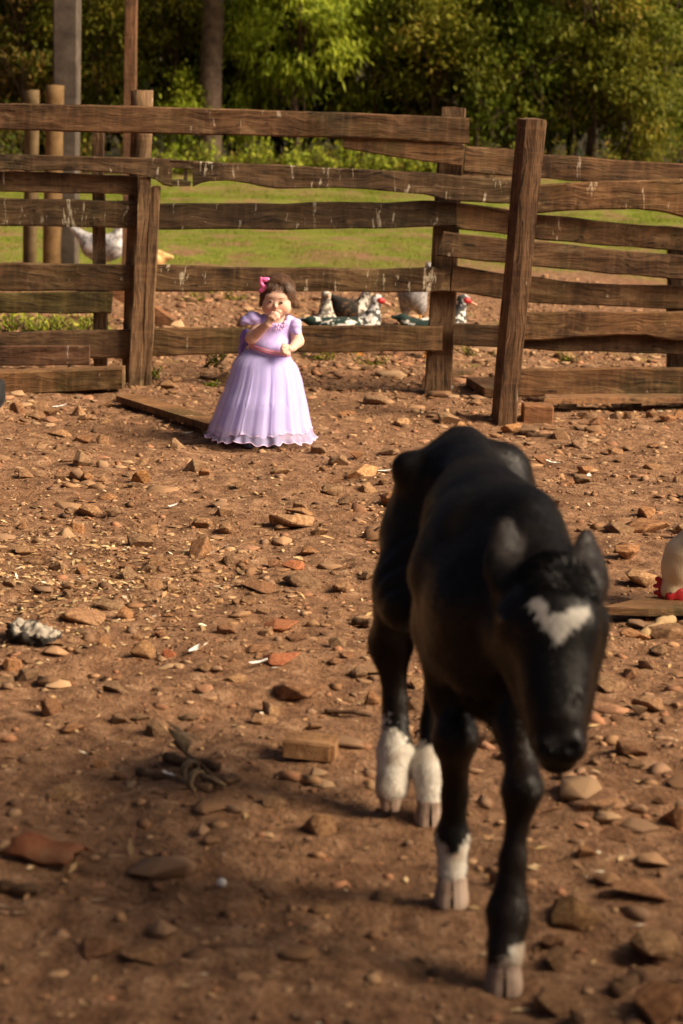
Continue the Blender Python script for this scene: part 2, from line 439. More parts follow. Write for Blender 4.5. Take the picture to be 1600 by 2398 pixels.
def post(parent, l0, l1, r0, r1, Yp, dep=.10, tint=(1, 1, 1), mat=None, name='post', sink=.0, round_=False, n=14, wob=.005):
    """upright: left edge l0(top)->l1(bottom), right edge r0->r1 in the picture, standing at depth Yp"""
    s = int(rng.integers(1e6)); Vv = []
    if round_: ring = [(.5 + .5 * math.cos(a), .5 * math.sin(a)) for a in np.arange(12) / 12 * 2 * math.pi]
    else: ring = [(.06, -.5), (.5, -.5), (.94, -.5), (1, -.44), (1, .44), (.94, .5), (.06, .5), (0, .44), (0, -.44)]
    for i, t in enumerate(np.linspace(0, 1, n)):
        a = Q(l1[0] + (l0[0] - l1[0]) * t, l1[1] + (l0[1] - l1[1]) * t, Yp); b = Q(r1[0] + (r0[0] - r1[0]) * t, r1[1] + (r0[1] - r1[1]) * t, Yp)
        if i == 0: a[2] -= sink; b[2] -= sink
        wd = np.linalg.norm(b - a)
        for j, (h, d) in enumerate(ring):
            w = (vnoise(np.array([j * 3.3, t * 7.0]), s) - .5) * 2 * wob
            p = a + (b - a) * h + np.array([w, d * (wd if round_ else dep) + w * .7, 0])
            if i == n - 1: p[2] += (vnoise(np.array([j * 1.7, 3.3]), s) - .5) * .018
            Vv.append(p)
    m = len(ring); Fv = []
    for c in range(n - 1):
        for j in range(m): Fv.append((c * m + j, c * m + (j + 1) % m, (c + 1) * m + (j + 1) % m, (c + 1) * m + j))
    Vv.append(np.mean(Vv[-m:], 0) + [0, 0, .006]); k = len(Vv) - 1
    for j in range(m): Fv.append(((n - 1) * m + j, (n - 1) * m + (j + 1) % m, k))
    Fv.append(tuple(range(m))[::-1])
    o = mk(name, np.array(Vv), Fv, mat or WZ, parent, round_); o.color = tuple(tint) + (1,); return o

YF = 11.2
base = lambda x, y: G(x, y)
gate = root('corral_fence', (base(315, 897)[0], YF, 0), 'left panel of the corral fence, dark mossy boards ending at a split upright', 'fence')
post(gate, (308, 213), (286, 893), (361, 213), (326, 893), YF + .10, tint=(.95, .95, .9), sink=.05, round_=True, mat=WZ)
post(gate, (217, 313), (219, 858), (243, 313), (252, 858), YF + .06, .03, tint=(.8, .78, .75), sink=.0)
rail(gate, [(-60, 400), (0, 401), (325, 412)], [(-60, 448), (0, 449), (325, 455)], YF, tint=(1.0, .95, .85))
rail(gate, [(-60, 463), (0, 464), (326, 472)], [(-60, 527), (0, 528), (318, 534)], YF, tint=(.85, .82, .7), mat=WXS)
rail(gate, [(-60, 614), (0, 615), (316, 619)], [(-60, 679), (0, 680), (312, 681)], YF, tint=(.85, .80, .70))
rail(gate, [(-60, 683), (0, 683), (266, 684)], [(-60, 733), (0, 733), (262, 733)], YF - .005, tint=(.72, .85, .5))
rail(gate, [(-60, 779), (0, 778), (308, 770)], [(-60, 838), (0, 838), (306, 836)], YF, tint=(1.0, .95, .9))
rail(gate, [(-60, 812), (0, 810), (212, 808)], [(-60, 859), (0, 857), (212, 853)], YF - .045, tint=(.9, .75, .75))
post(gate, (327, 416), (303, 897), (352, 418), (333, 897), YF - .055, .04, tint=(1.15, 1.12, 1.05), sink=.03, name='upright')
post(gate, (352.5, 437), (333.5, 897), (375, 436), (354, 897), YF - .056, .04, tint=(1.05, 1.02, .95), sink=.03, name='upright')

fence = root('rail_fence', (base(1025, 925)[0], YF, 0), 'middle panel of the corral fence behind the girl, long crooked rails streaked white', 'fence')
post(fence, (1032, 252), (994, 925), (1090, 253), (1056, 925), YF + .09, .12, tint=(.72, .68, .62), sink=.05)
rail(fence, [(-60, 240), (0, 241), (200, 245), (400, 251), (800, 263), (1098, 276)], [(-60, 303), (0, 304), (330, 313), (800, 324), (1098, 336)], YF - .055, .05, (1.05, .92, .8))
rail(fence, [(803, 301), (950, 322), (1087, 342)], [(803, 347), (950, 372), (1082, 391)], YF - .05, .035, (1.5, 1.35, 1.15))
rail(fence, [(-60, 360), (0, 360), (250, 366), (380, 372), (404, 374)], [(-60, 397), (0, 397), (200, 400), (300, 408), (360, 418), (385, 433), (404, 436)], YF - .05, .035, (1.0, .95, .85), WXS,
     extra=[([(402, 374), (455, 377)], [(402, 394), (455, 396)]), ([(402, 420), (430, 418), (448, 424)], [(402, 436), (430, 438), (446, 436)]),
            ([(431, 384), (439, 384)], [(431, 430), (439, 430)]),
            ([(453, 376), (800, 392), (1040, 408), (1205, 422)], [(453, 437), (480, 425), (530, 424), (640, 440), (800, 440), (1000, 455), (1040, 468), (1205, 476)])])
rail(fence, [(372, 475), (700, 475), (1067, 470)], [(372, 537), (700, 537), (1066, 531)], YF, tint=(.62, .60, .54), mat=WXS)
rail(fence, [(366, 620), (600, 626), (900, 628), (1054, 624)], [(366, 681), (900, 683), (1052, 681)], YF, tint=(1.2, 1.12, .95), mat=WXS)
rail(fence, [(356, 768), (700, 763), (1036, 762)], [(356, 833), (700, 823), (1036, 823)], YF, tint=(1.1, 1.02, .85))

rf = root('plank_fence', (base(1450, 950)[0], YF, 0), 'right panel of the corral fence, closely set sagging boards running out of frame', 'fence')
T = (1.2, 1.08, .95)
rail(rf, [(1089, 342), (1200, 349), (1280, 362), (1600, 385), (1720, 392)], [(1086, 402), (1200, 413), (1350, 424), (1600, 440), (1720, 448)], YF + .0, tint=T)
rail(rf, [(1230, 433), (1390, 424), (1600, 420), (1720, 420)], [(1230, 500), (1340, 493), (1480, 489), (1552, 497), (1600, 510), (1720, 512)], YF - .055, .05, (1.45, 1.25, 1.02))
rail(rf, [(1069, 473), (1190, 489), (1260, 502), (1600, 534), (1720, 545)], [(1068, 536), (1186, 549), (1255, 560), (1600, 589), (1720, 600)], YF, tint=T)
rail(rf, [(1040, 541), (1186, 558), (1260, 565), (1600, 600), (1720, 612)], [(1023, 600), (1180, 614), (1250, 623), (1600, 656), (1720, 668)], YF - .05, tint=(1.05, .95, .85))
rail(rf, [(1060, 621), (1176, 641), (1245, 647), (1370, 663), (1600, 670), (1720, 674)], [(1054, 681), (1172, 699), (1235, 708), (1600, 725), (1720, 730)], YF, tint=(1.05, .95, .82))
rail(rf, [(1060, 757), (1200, 766), (1600, 786), (1720, 790)], [(1060, 808), (1240, 818), (1400, 823), (1600, 830), (1720, 833)], YF + .0, tint=(.8, .72, .66))
rail(rf, [(1205, 730), (1400, 728), (1600, 728), (1720, 729)], [(1205, 797), (1300, 795), (1440, 784), (1520, 784), (1538, 792), (1600, 795), (1720, 797)], YF - .045, tint=(1.4, 1.2, 1.0))
rail(rf, [(1205, 862), (1600, 858), (1720, 857)], [(1205, 926), (1600, 924), (1720, 923)], YF - .12, .05, tint=(1.35, 1.15, .95))
post(rf, (1565, 560), (1562, 935), (1620, 560), (1612, 935), YF + .09, .10, tint=(.7, .65, .6), sink=.06)
# low ledge board under it
def slab(name, pts, z, th, mat, parent=None, tint=(1, 1, 1), tilt=0, label=None, cat=None, group=None):
    """flat board lying on the ground: outline pixels (its top face) at height z"""
    P = np.array([G(x, y, z) for x, y in pts]); c = P.mean(0)
    n = len(P); top = P.copy(); top[:, 2] += (P[:, 0] - c[0]) * tilt
    inn = c + (top - c) * .985; inn[:, 2] += .003
    botm = top.copy(); botm[:, 2] -= th
    V = np.concatenate([inn, top, botm]); Fv = [tuple(range(n))]
    for j in range(n):
        k = (j + 1) % n
        Fv += [(n + j, n + k, k, j), (2 * n + j, 2 * n + k, n + k, n + j)]
    Fv.append(tuple(2 * n + j for j in range(n))[::-1])
    a = np.cross(P[1] - P[0], P[2] - P[1])[2]
    if a < 0: Fv = [f[::-1] for f in Fv]
    if parent is None:
        loc = (c[0], c[1], z - th)
        o = mk(name, V - loc, Fv, mat, None, False); o.location = loc; setp(o, label, cat, group)
    else: o = mk(name, V, Fv, mat, parent, False)
    o.color = tuple(tint) + (1,); return o
slab('ledge_board', [(1275, 934), (1700, 931), (1700, 922), (1275, 924)], .075, .028, WX, rf, (1.3, 1.15, 1.0))
for x in (1330, 1480, 1640):
    p = G(x, 930, .05); mk('ledge_block', *boxv((p[0] - .05, p[1] - .03, -.03), (p[0] + .05, p[1] + .05, .047)), WX, rf, False)

tp = root('gate_post', tuple(G(1178, 992)), 'tall square leaning gate post standing in front of the right fence panel', 'post')
pc = G(1178, 992); 
def lean_post(parent, Yp):
    A0, A1, B0, B1 = (1215, 279), (1145, 989), (1279, 285), (1208, 987)
    n = 22; Vv = []; s = 77
    ring = [(.0, -.02), (.03, -.05), (.5, -.055), (.97, -.05), (1.0, -.02), (1.0, .08), (.95, .11), (-.22, .11), (-.30, .07)]
    for i, t in enumerate(np.linspace(0, 1, n)):
        a = Q(A1[0] + 20 + (A0[0] + 14 - A1[0] - 20) * t, A1[1] + (A0[1] - A1[1]) * t, Yp); b = Q(B1[0] + (B0[0] - B1[0]) * t, B1[1] + (B0[1] - B1[1]) * t, Yp)
        if i == 0: a[2] -= .06; b[2] -= .06
        for j, (h, d) in enumerate(ring):
            w = (fbm(np.array([j * 3.3, t * 6.0]), 3, s) - .43) * .012
            p = a + (b - a) * h + np.array([w, d + w, 0])
            if i == n - 1: p[2] += (vnoise(np.array([j * 1.7, 3.3]), s) - .5) * .02
            Vv.append(p)
    m = len(ring); Fv = []
    for c in range(n - 1):
        for j in range(m): Fv.append((c * m + j, c * m + (j + 1) % m, (c + 1) * m + (j + 1) % m, (c + 1) * m + j))
    Vv.append(np.mean(Vv[-m:], 0) + [0, 0, .012]); k = len(Vv) - 1
    for j in range(m): Fv.append(((n - 1) * m + j, (n - 1) * m + (j + 1) % m, k))
    Fv.append(tuple(range(m))[::-1])
    o = mk('shaft', np.array(Vv), Fv, WZ, parent, False); o.color = (.78, .70, .62, 1)
lean_post(tp, pc[1] + .05)

# loose timbers at the fence foot
lb = root('beam', tuple(G(140, 917)), 'heavy squared beam lying along the foot of the left panel', 'beam')
Yb = G(140, 916)[1]
rail(lb, [(-80, 866), (0, 864), (294, 855)], [(-80, 921), (0, 918), (294, 904)], Yb, .16, (1.45, 1.25, 1.0), name='timber', wob=.004)
slab('plank', [(272, 928), (318, 922), (520, 983), (486, 994)], .06, .03, WX, None, (1.4, 1.2, .95), label='narrow plank lying on the dirt left of the lavender skirt', cat='plank')
slab('plank', [(1038, 866), (1108, 862), (1112, 870), (1040, 874)], .06, .02, WX, None, (1.2, 1.1, 1), label='short flat board scrap beside the middle fence post', cat='plank')
slab('plank', [(1092, 884), (1160, 884), (1165, 912), (1135, 910)], .06, .04, WX, None, (1.2, 1.05, .95), label='broken board end left of the tall gate post foot', cat='plank')
p = G(1258, 990); o = mk('wood_block', boxv((-.075, -.02, 0), (.08, .13, .10))[0] * [1, 1, 1], boxv((0, 0, 0), (1, 1, 1))[1], WX, None, False); o.location = (p[0], p[1], -.01); o.color = (1.5, 1.2, 1, 1)
setp(o, 'cut wood block on the ground right of the tall gate post', 'block')
mb = o.modifiers.new('b', 'BEVEL'); mb.width = .006
bm_ = root('old_beam', tuple(G(400, 768)), 'sawn timber beam leaning diagonally behind the split upright', 'beam')
a = G(398, 770); b = Q(240, 655, 14.6); d = b - a; L_ = np.linalg.norm(d); d /= L_; s = np.array([-d[1], d[0], 0]); s /= np.linalg.norm(s); up_ = np.cross(d, s) * (1 if np.cross(d, s)[2] > 0 else -1)
P = []
for q in (a + up_ * .01, a + d * L_):
    for sx, z in ((-1, -.05), (1, -.05), (1, .07), (-1, .07)): P.append(q + s * sx * .075 + up_ * z)
P = np.array(P); P[:4, 2] = np.maximum(P[:4, 2], -.01)
mk('timber', P, [(0, 1, 2, 3), (7, 6, 5, 4), (0, 4, 5, 1), (1, 5, 6, 2), (2, 6, 7, 3), (3, 7, 4, 0)], WX, bm_, False).color = (1.3, 1.0, .85, 1)

# poles of the far paddock
def pole(name, label, x0, x1, wt, wb, ytop, ybase, Yp, mat, rnd, dep, tint=(1, 1, 1), cat='post', group=None):
    p = Q((x0 + x1) / 2, ybase, Yp); z = float(hgt(p[0], p[1]))
    r_ = root(name, (p[0], Yp, z), label, cat, group)
    post(r_, (x0 - wt / 2, ytop), (x1 - wb / 2, ybase), (x0 + wt / 2, ytop), (x1 + wb / 2, ybase), Yp, dep, tint, mat, 'shaft', .25, rnd, 16, .004)
pole('wooden_pole', 'tall grey squared pole rising past the top edge at left', 158, 156, 64, 50, -380, 645, 18.8, GREYW, False, .24, cat='pole')
pole('round_post', 'shorter pale round post, leftmost behind the fence', 76, 70, 34, 33, 212, 640, 18.7, PALEW, True, .1, (.46, .46, .42))
pole('round_post', 'yellowish round post just left of the grey squared pole', 130, 121, 43, 43, 200, 648, 18.4, PALEW, True, .1, (.62, .55, .43))
pole('timber_pole', 'slim reddish brown timber pole rising past the top edge', 312, 300, 26, 28, -380, 660, 18.2, WZ, False, .1, (.80, .66, .58), cat='pole')

# ================================================================== TREES
def leaves(C, D, N, L, Wd, r):
    D = D / (np.linalg.norm(D, axis=1)[:, None] + 1e-9); N = N - (N * D).sum(1)[:, None] * D; N /= np.linalg.norm(N, axis=1)[:, None] + 1e-9
    S = np.cross(D, N); L = L[:, None]; Wd = Wd[:, None]
    V = np.stack([C - L * D, C + Wd * S - .15 * L * D, C + L * D - .15 * L * N, C - Wd * S - .15 * L * D], 1).reshape(-1, 3)
    return V, np.arange(4 * len(C)).reshape(-1, 4)
GREENS = {
 'bright': [(0, (.075, .115, .012)), (.5, (.17, .22, .022)), (.85, (.26, .30, .035)), (1, (.34, .33, .06))],
 'mid': [(0, (.030, .050, .006)), (.5, (.075, .105, .012)), (.85, (.15, .165, .02)), (1, (.23, .17, .04))],
 'olive': [(0, (.045, .055, .008)), (.5, (.10, .11, .014)), (.8, (.18, .17, .025)), (1, (.27, .17, .05))],
 'brown': [(0, (.03, .04, .007)), (.45, (.07, .08, .014)), (.7, (.16, .105, .03)), (1, (.30, .17, .075))],
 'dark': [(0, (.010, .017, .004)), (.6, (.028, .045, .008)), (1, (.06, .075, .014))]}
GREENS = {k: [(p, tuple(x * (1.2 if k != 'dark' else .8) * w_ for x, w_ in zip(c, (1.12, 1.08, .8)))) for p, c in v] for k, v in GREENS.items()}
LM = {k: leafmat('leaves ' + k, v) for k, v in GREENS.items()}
def tree(name, label, px, Yp, hgt_m, wid, pal, ncl, nl, leaf=(.05, .018), trunk=.05, low=.1, group=None, cat='tree', seed=0, clr=.42, droop=.5, depth=None, zmaxshow=6.0):
    r = np.random.default_rng(seed); bx = Q(px, 385, Yp)[0]; bz = float(hgt(bx, Yp))
    rt = root(name, (bx, Yp, bz), label, cat, group); depth = depth or wid
    top = np.array([bx + r.normal() * .1, Yp, bz + hgt_m * .9])
    C = []
    for i in range(ncl):
        while True:
            q = r.uniform(-1, 1, 3)
            if .25 < np.linalg.norm(q) < 1: break
        zz = low + (1 - low) * (q[2] * .5 + .5)
        C.append([bx + q[0] * wid / 2, Yp + q[1] * depth / 2, bz + zz * hgt_m])
    C = np.array(C); parts = []
    zz = np.linspace(0, 1, 8); path = np.stack([bx + (top[0] - bx) * zz + .04 * np.sin(zz * 9 + seed), Yp + 0 * zz, bz - .15 + (hgt_m * .9 + .15) * zz], -1)
    parts.append(tube(path, trunk * (1 - .8 * zz), 7))
    for c in C[::max(1, ncl // 22)]:
        t0 = np.clip((c[2] - bz) / hgt_m * .65, .03, .8); p0 = np.array([np.interp(t0, zz, path[:, k]) for k in range(3)])
        mid = (p0 + c) / 2 + r.normal(size=3) * .08 - [0, 0, .05]
        parts.append(tube([p0, mid, c], [trunk * .35, trunk * .22, trunk * .08], 5))
    V, Fv = join(parts); mk('trunk', V, Fv, BARK, rt)
    ci = r.integers(0, ncl, nl); off = r.normal(size=(nl, 3)) * [clr, clr, clr * .6] * .55
    P = C[ci] + off
    out = P - np.array([bx, Yp, bz + hgt_m * .45]); out /= np.linalg.norm(out, axis=1)[:, None] + 1e-9
    D = out * .7 + r.normal(size=(nl, 3)) * .6 - np.array([0, 0, droop]); N = np.array([0, 0, 1.]) + out * .5 + r.normal(size=(nl, 3)) * .5
    L = leaf[0] * r.uniform(.6, 1.4, nl); Wd = leaf[1] * r.uniform(.7, 1.3, nl)
    P[:, 2] = np.maximum(P[:, 2], hgt(P[:, 0], P[:, 1]) + .04)
    V, Fq = leaves(P, D, N, L, Wd, r)
    cv = r.random(ncl)[ci] * .55 + r.random(nl) * .45
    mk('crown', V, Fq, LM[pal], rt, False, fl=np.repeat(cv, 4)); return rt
gT = 'trees along the forest edge'
tree('broadleaf_tree', 'bright yellow green small tree with slender trunk, centre of forest edge', 690, 35.2, 4.6, 2.5, 'bright', 60, 9000, (.085, .021), .055, .30, seed=1, clr=.42, droop=.7)
tree('leafy_tree', 'feathery light green tree beside the conifer trunk', 585, 36.0, 5.2, 2.0, 'bright', 36, 5000, (.07, .016), .05, .08, seed=2, clr=.4)
tree('olive_tree', 'yellowish olive tree right of the slim timber pole', 395, 36.2, 5.5, 2.0, 'olive', 50, 9000, (.055, .02), .06, .05, seed=3)
tree('shrub', 'rounded bright green shrub at the foot of the conifer', 425, 34.8, 1.7, .9, 'bright', 20, 3000, (.045, .018), .025, .1, cat='shrub', seed=4, clr=.3)
tree('green_tree', 'mid green tree between the grey pole and the timber pole', 235, 36.0, 5.6, 1.9, 'olive', 46, 8000, (.055, .022), .06, .02, seed=5)
tree('brownish_tree', 'dark tree with brownish leaves at the far left edge', 45, 36.3, 5.6, 2.3, 'brown', 50, 9000, (.055, .024), .06, .02, seed=6)
tree('dry_leaved_tree', 'tree with layered dry brown leaves right of the bright tree', 960, 37.0, 5.6, 2.4, 'brown', 46, 8000, (.06, .024), .06, .08, seed=7)
tree('deep_green_tree', 'deep green tree with hanging leaves near the top centre', 880, 36.0, 6.0, 1.6, 'mid', 36, 6000, (.08, .022), .06, .30, seed=8, droop=.9)
tree('tangled_tree', 'tangled dark green tree with bare twigs above the middle fence post', 1120, 36.3, 5.8, 2.3, 'mid', 52, 9000, (.055, .024), .06, .05, seed=9)
tree('reddish_tree', 'tree with scattered russet leaves above the tall gate post', 1230, 36.8, 5.6, 2.0, 'brown', 42, 7500, (.055, .024), .06, .12, seed=10)
tree('round_tree', 'broad rounded green tree right of the tall gate post', 1380, 35.6, 4.9, 2.4, 'olive', 56, 9500, (.055, .023), .07, .16, seed=11)
tree('edge_tree', 'dark green tree with yellow tips at the right edge', 1545, 36.4, 4.4, 2.1, 'mid', 46, 8000, (.055, .023), .06, .05, seed=12)
tree('bushy_tree', 'dense yellow green bush right of the bright tree', 1010, 35.4, 3.6, 2.1, 'olive', 40, 7500, (.06, .024), .04, .04, seed=14)
tree('leaning_tree', 'bushy green tree low behind the tall gate post', 1200, 35.5, 3.2, 1.9, 'mid', 38, 7000, (.06, .025), .04, .04, seed=15)
tree('corner_tree', 'olive bush at the right end of the forest edge', 1480, 35.3, 3.0, 1.9, 'olive', 38, 7000, (.06, .025), .04, .04, seed=16)
tree('gap_tree', 'green bush filling the gap behind the bright tree', 800, 36.6, 4.6, 2.0, 'mid', 40, 7000, (.07, .026), .05, .05, seed=17)
tree('dark_tree', 'shadowy tree behind the grey squared pole', 150, 37.6, 6.5, 2.2, 'mid', 40, 6000, (.07, .028), .08, .02, seed=13)
for k, (px, Yp) in enumerate([(-60, 39), (110, 40), (300, 39.5), (480, 40.5), (640, 39.4), (800, 40.2), (1000, 40), (1180, 39.3), (1340, 40.4), (1500, 39.4), (1680, 40), (200, 44), (560, 44.5), (930, 44), (1290, 44.6), (1620, 44)]):
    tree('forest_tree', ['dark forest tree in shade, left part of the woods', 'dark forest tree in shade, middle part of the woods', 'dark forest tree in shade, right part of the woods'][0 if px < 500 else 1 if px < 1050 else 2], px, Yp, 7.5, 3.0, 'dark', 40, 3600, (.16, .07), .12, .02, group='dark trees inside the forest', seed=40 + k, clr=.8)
# conifer trunk
bx = Q(490, 385, 34.7)[0]; bz = float(hgt(bx, 34.7)); ct = root('conifer_tree', (bx, 34.7, bz), 'straight brown conifer trunk rising out of frame, left of centre', 'tree')
zz = np.linspace(0, 1, 40); th = tube(np.stack([bx + .012 * np.sin(zz * 30) + zz * .02, 34.7 + 0 * zz, bz - .2 + zz * 11], -1), .205 * (1 - .35 * zz), 14)
mk('trunk', *th, gen('conifer bark', [(.055, .034, .022), (.10, .065, .045), (.15, .10, .07)], 6, .95, 1.0, .05, 14), ct)
r_ = np.random.default_rng(5); C = r_.normal(size=(2600, 3)) * [1.2, 1.2, 1.6] + [bx, 34.7, bz + 9.5]
V, Fq = leaves(C, r_.normal(size=(2600, 3)) - [0, 0, .6], r_.normal(size=(2600, 3)) + [0, 0, 1], np.full(2600, .16), np.full(2600, .05), r_)
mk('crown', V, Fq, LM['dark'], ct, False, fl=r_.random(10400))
# undergrowth plants at the forest foot
gu = 'undergrowth plants along the forest foot'
def weed(name, label, p, h, w, n, pal, leaf, seed, group=None, cat='plant'):
    r = np.random.default_rng(seed); z = float(hgt(p[0], p[1])); rt = root(name, (p[0], p[1], z), label, cat, group)
    parts = []; Cs = []
    for i in range(max(3, n // 14)):
        tip = np.array([p[0] + r.normal() * w * .45, p[1] + r.normal() * w * .3, z + h * r.uniform(.5, 1)]); b0 = np.array([p[0] + r.normal() * w * .2, p[1], z - .03])
        parts.append(tube([b0, (b0 + tip) / 2 + r.normal(size=3) * w * .06, tip], [.006, .005, .002], 4)); 
        for q in range(14): t = r.uniform(.25, 1); Cs.append(b0 + (tip - b0) * t + r.normal(size=3) * leaf[0] * .8)
    mk('stem', *join(parts), BARK, rt)
    C = np.array(Cs); k = len(C); C[:, 2] = np.maximum(C[:, 2], z + .01)
    V, Fq = leaves(C, r.normal(size=(k, 3)) + [0, 0, .5], r.normal(size=(k, 3)) * .6 + [0, -.4, 1], leaf[0] * r.uniform(.6, 1.3, k), leaf[1] * r.uniform(.7, 1.3, k), r)
    mk('foliage', V, Fq, LM[pal], rt, False, fl=np.repeat(r.random(k), 4)); return rt
for k, px in enumerate(np.linspace(330, 1000, 22)):
    Yp = 34.2 + .5 * math.sin(k * 2.1); p = Q(px, 388, Yp); weed('undergrowth_plant', 'leafy light green plant in the strip below the top rail', p, .55 + .2 * math.sin(k * 1.7), .42, 230, ['bright', 'olive', 'bright'][k % 3], (.05, .017), 100 + k, gu)
for k, px in enumerate(list(np.linspace(-20, 300, 7)) + list(np.linspace(1030, 1640, 12))):
    Yp = 34.6 + .5 * math.sin(k * 2.6); p = Q(px, 388, Yp); weed('woodland_plant', 'leafy olive plant at the dark forest foot', p, .6 + .25 * math.sin(k * 2.3), .4, 150, ['olive', 'mid'][k % 2], (.045, .018), 140 + k, 'plants at the shaded forest foot')
for k, (px, py, l) in enumerate([(1105, 340, 2.2), (1140, 330, 1.7), (1262, 350, 2.0), (1350, 350, 1.6), (1400, 345, 1.9), (1470, 350, 2.3), (1595, 340, 2.4)]):
    p = Q(px, 388, 34.9); z = float(hgt(p[0], 34.9)); zz = np.linspace(0, 1, 9); q = np.stack([p[0] + .25 * np.sin(zz * 2 + k) * zz + .05 * np.sin(zz * 8 + k), 34.9 + .2 * zz, z - .1 + l * zz], -1)
    rt = root('sapling', (p[0], 34.9, z), 'thin bare sapling stem at the forest edge', 'sapling', 'thin bare saplings at the forest edge')
    mk('stem', *tube(q, np.linspace(.035 if k < 6 else .07, .012, 9), 6), BARK, rt)
    for w in range(3):
        a = q[3 + w * 2]; mk('branch', *tube([a, a + [.2 * (-1) ** w, -.1, .25], a + [.45 * (-1) ** w, -.1, .4]], [.014, .010, .004], 5), BARK, rt)

# grass
r_ = np.random.default_rng(11); n = 190000
gy_ = 17.5 + (34.5 - 17.5) * r_.random(n) ** .8; gx_ = (r_.random(n) * 2 - 1) * (gy_ * .20 + .4)
keep = grass_at(gx_, gy_) * sstep(.36, .54, fbm(np.stack([gx_, gy_], -1) * 2.2, 4, 77)) > r_.random(n) * .9
gx_, gy_ = gx_[keep], gy_[keep]; n = len(gx_)
P = np.stack([gx_, gy_, hgt(gx_, gy_) - .004], -1); d = r_.normal(size=(n, 3)) * [.5, .5, 0] + [0, 0, 1]; s = np.stack([np.cos(gx_ * 99), np.sin(gx_ * 99), 0 * gx_], -1)
ln = (.014 + .018 * r_.random(n))[:, None] * (1 + .4 * (gy_[:, None] > 25)); V = np.stack([P - s * .005, P + s * .005, P + d * ln], 1).reshape(-1, 3)
GRASS = leafmat('pasture grass', [(0, (.095, .15, .009)), (.5, (.17, .235, .016)), (.85, (.26, .29, .035)), (1, (.36, .30, .08))])
setp(mk('grass', V, np.arange(3 * n).reshape(-1, 3), GRASS, None, False, fl=np.repeat(np.clip(.5 * r_.random(n) + .7 * fbm(P[:, :2] * 2, 3, 5) - .1, 0, 1), 3)), 'short sunlit pasture grass behind the fence', 'grass', kind='stuff')

# ================================================================== STONES AND LITTER
def rockmesh(seed, flat):
    r = np.random.default_rng(seed); bm = bmesh.new()
    for i in range(15):
        q = r.normal(size=3); q /= np.abs(q).max() ** .55 * np.linalg.norm(q) ** .45; q *= r.uniform(.72, 1)
        bm.verts.new((q[0] * .5, q[1] * .42, q[2] * .36 * flat))
    g = bmesh.ops.convex_hull(bm, input=bm.verts); bmesh.ops.delete(bm, geom=[x for x in g['geom_interior'] if isinstance(x, bmesh.types.BMVert)], context='VERTS')
    bmesh.ops.dissolve_limit(bm, angle_limit=.22, verts=bm.verts, edges=bm.edges)
    bmesh.ops.bevel(bm, geom=list(bm.edges), offset=.018, segments=1, affect='EDGES', profile=.6)
    bmesh.ops.triangulate(bm, faces=bm.faces)
    zs = [v.co.z for v in bm.verts]; xs = [v.co.x for v in bm.verts]; z0 = min(zs); k = 1 / (max(xs) - min(xs))
    for v in bm.verts: v.co = Vector((v.co.x * k, v.co.y * k, (v.co.z - z0) * k))
    me = bpy.data.meshes.new('stone'); bm.to_mesh(me); bm.free(); me.materials.append(STONE)
    return me, (max(zs) - z0) * k
ROCK = [rockmesh(i, f) for i, f in enumerate([1.0, .9, .8, 1.1, .7, .5, .45, .6, .95, .35, .4, .85, 1.2, .55, .3, .75])]
def order(h): return min(range(len(ROCK)), key=lambda i: abs(ROCK[i][1] - h) + random.random() * .18)
placed = []
def stone(x, y, w, hr, label, group, tint=None, mesh=None, rz=None, mat=None, name='stone'):
    i = order(hr) if mesh is None else mesh; me, rh = ROCK[i]
    if mat: me = me.copy(); me.materials.clear(); me.materials.append(mat)
    o = bpy.data.objects.new(name, me); COL.objects.link(o); z = float(hgt(x, y))
    o.location = (x, y, z - .27 * w * hr); o.rotation_euler = (random.gauss(0, .10), random.gauss(0, .10), random.uniform(0, 6.28) if rz is None else rz)
    o.scale = (w, w * random.uniform(.85, 1.1), w * hr / rh)
    t = tint or random.choice([(1, 1, 1), (1.15, 1.05, .95), (.8, .77, .74), (1.2, .98, .8), (1.25, 1.2, 1.1), (.95, .78, .70), (1.0, .92, .85)])
    b = random.uniform(.8, 1.15); o.color = (t[0] * b, t[1] * b, t[2] * b, 1)
    if label == LS: label = stone_label(x, y, z, w, hr, t)
    setp(o, label, 'stone', group); placed.append((x, y, w)); return o
def stone_label(x, y, z, w, hr, t):
    px, py = proj(np.array([x, y, z]))
    zone = ('behind the fence rails' if y > 11.1 else 'along the fence foot left of the girl' if py < 1000 and px < 560 else 'along the fence foot right of the girl' if py < 1000 and px < 1150 else 'below the right fence panel' if py < 1030
            else 'by the skirt hem' if py < 1120 and 430 < px < 860 else 'in the upper left yard' if py < 1230 and px < 860 else 'in the upper right yard' if py < 1230 else 'among pale straw at left' if py < 1480 and px < 420 else 'in mid yard left of the calf' if py < 1480 and px < 1000
            else 'right of the calf head' if py < 1700 and px > 1000 else 'above the tied sticks' if py < 1740 and px < 560 else 'near the lying brick' if py < 1900 and px < 1000 else 'right of the calf muzzle' if py < 2000 else 'in the shaded lower left corner' if px < 500 else 'in the shaded foreground left of the hooves' if px < 1100 else 'in the shaded foreground right of the hooves')
    size = 'small' if w < .055 else 'medium' if w < .085 else 'large'
    shp = 'flat' if hr < .42 else 'low' if hr < .62 else 'blocky'
    tone = 'reddish' if t[0] > t[1] * 1.18 else 'pale tan' if t[0] > 1.2 else 'dark' if t[0] < .9 else 'brown'
    return f'{size} {shp} {tone} stone {zone}'
GS = 'loose stones scattered over the yard'; LS = 'rough brown stone lying loose on the bare dirt of the yard'
def pst(px, py, wp, hp, label=None, tint=None, mesh=None, mat=None):
    p = G(px, py + hp * .38); sc = F / ((p - CP) @ cf); w = wp / sc
    return stone(p[0], p[1], w, max(.22, min(1.1, hp / wp * .92)), label or LS, None if label else GS, tint, mesh, None, mat)
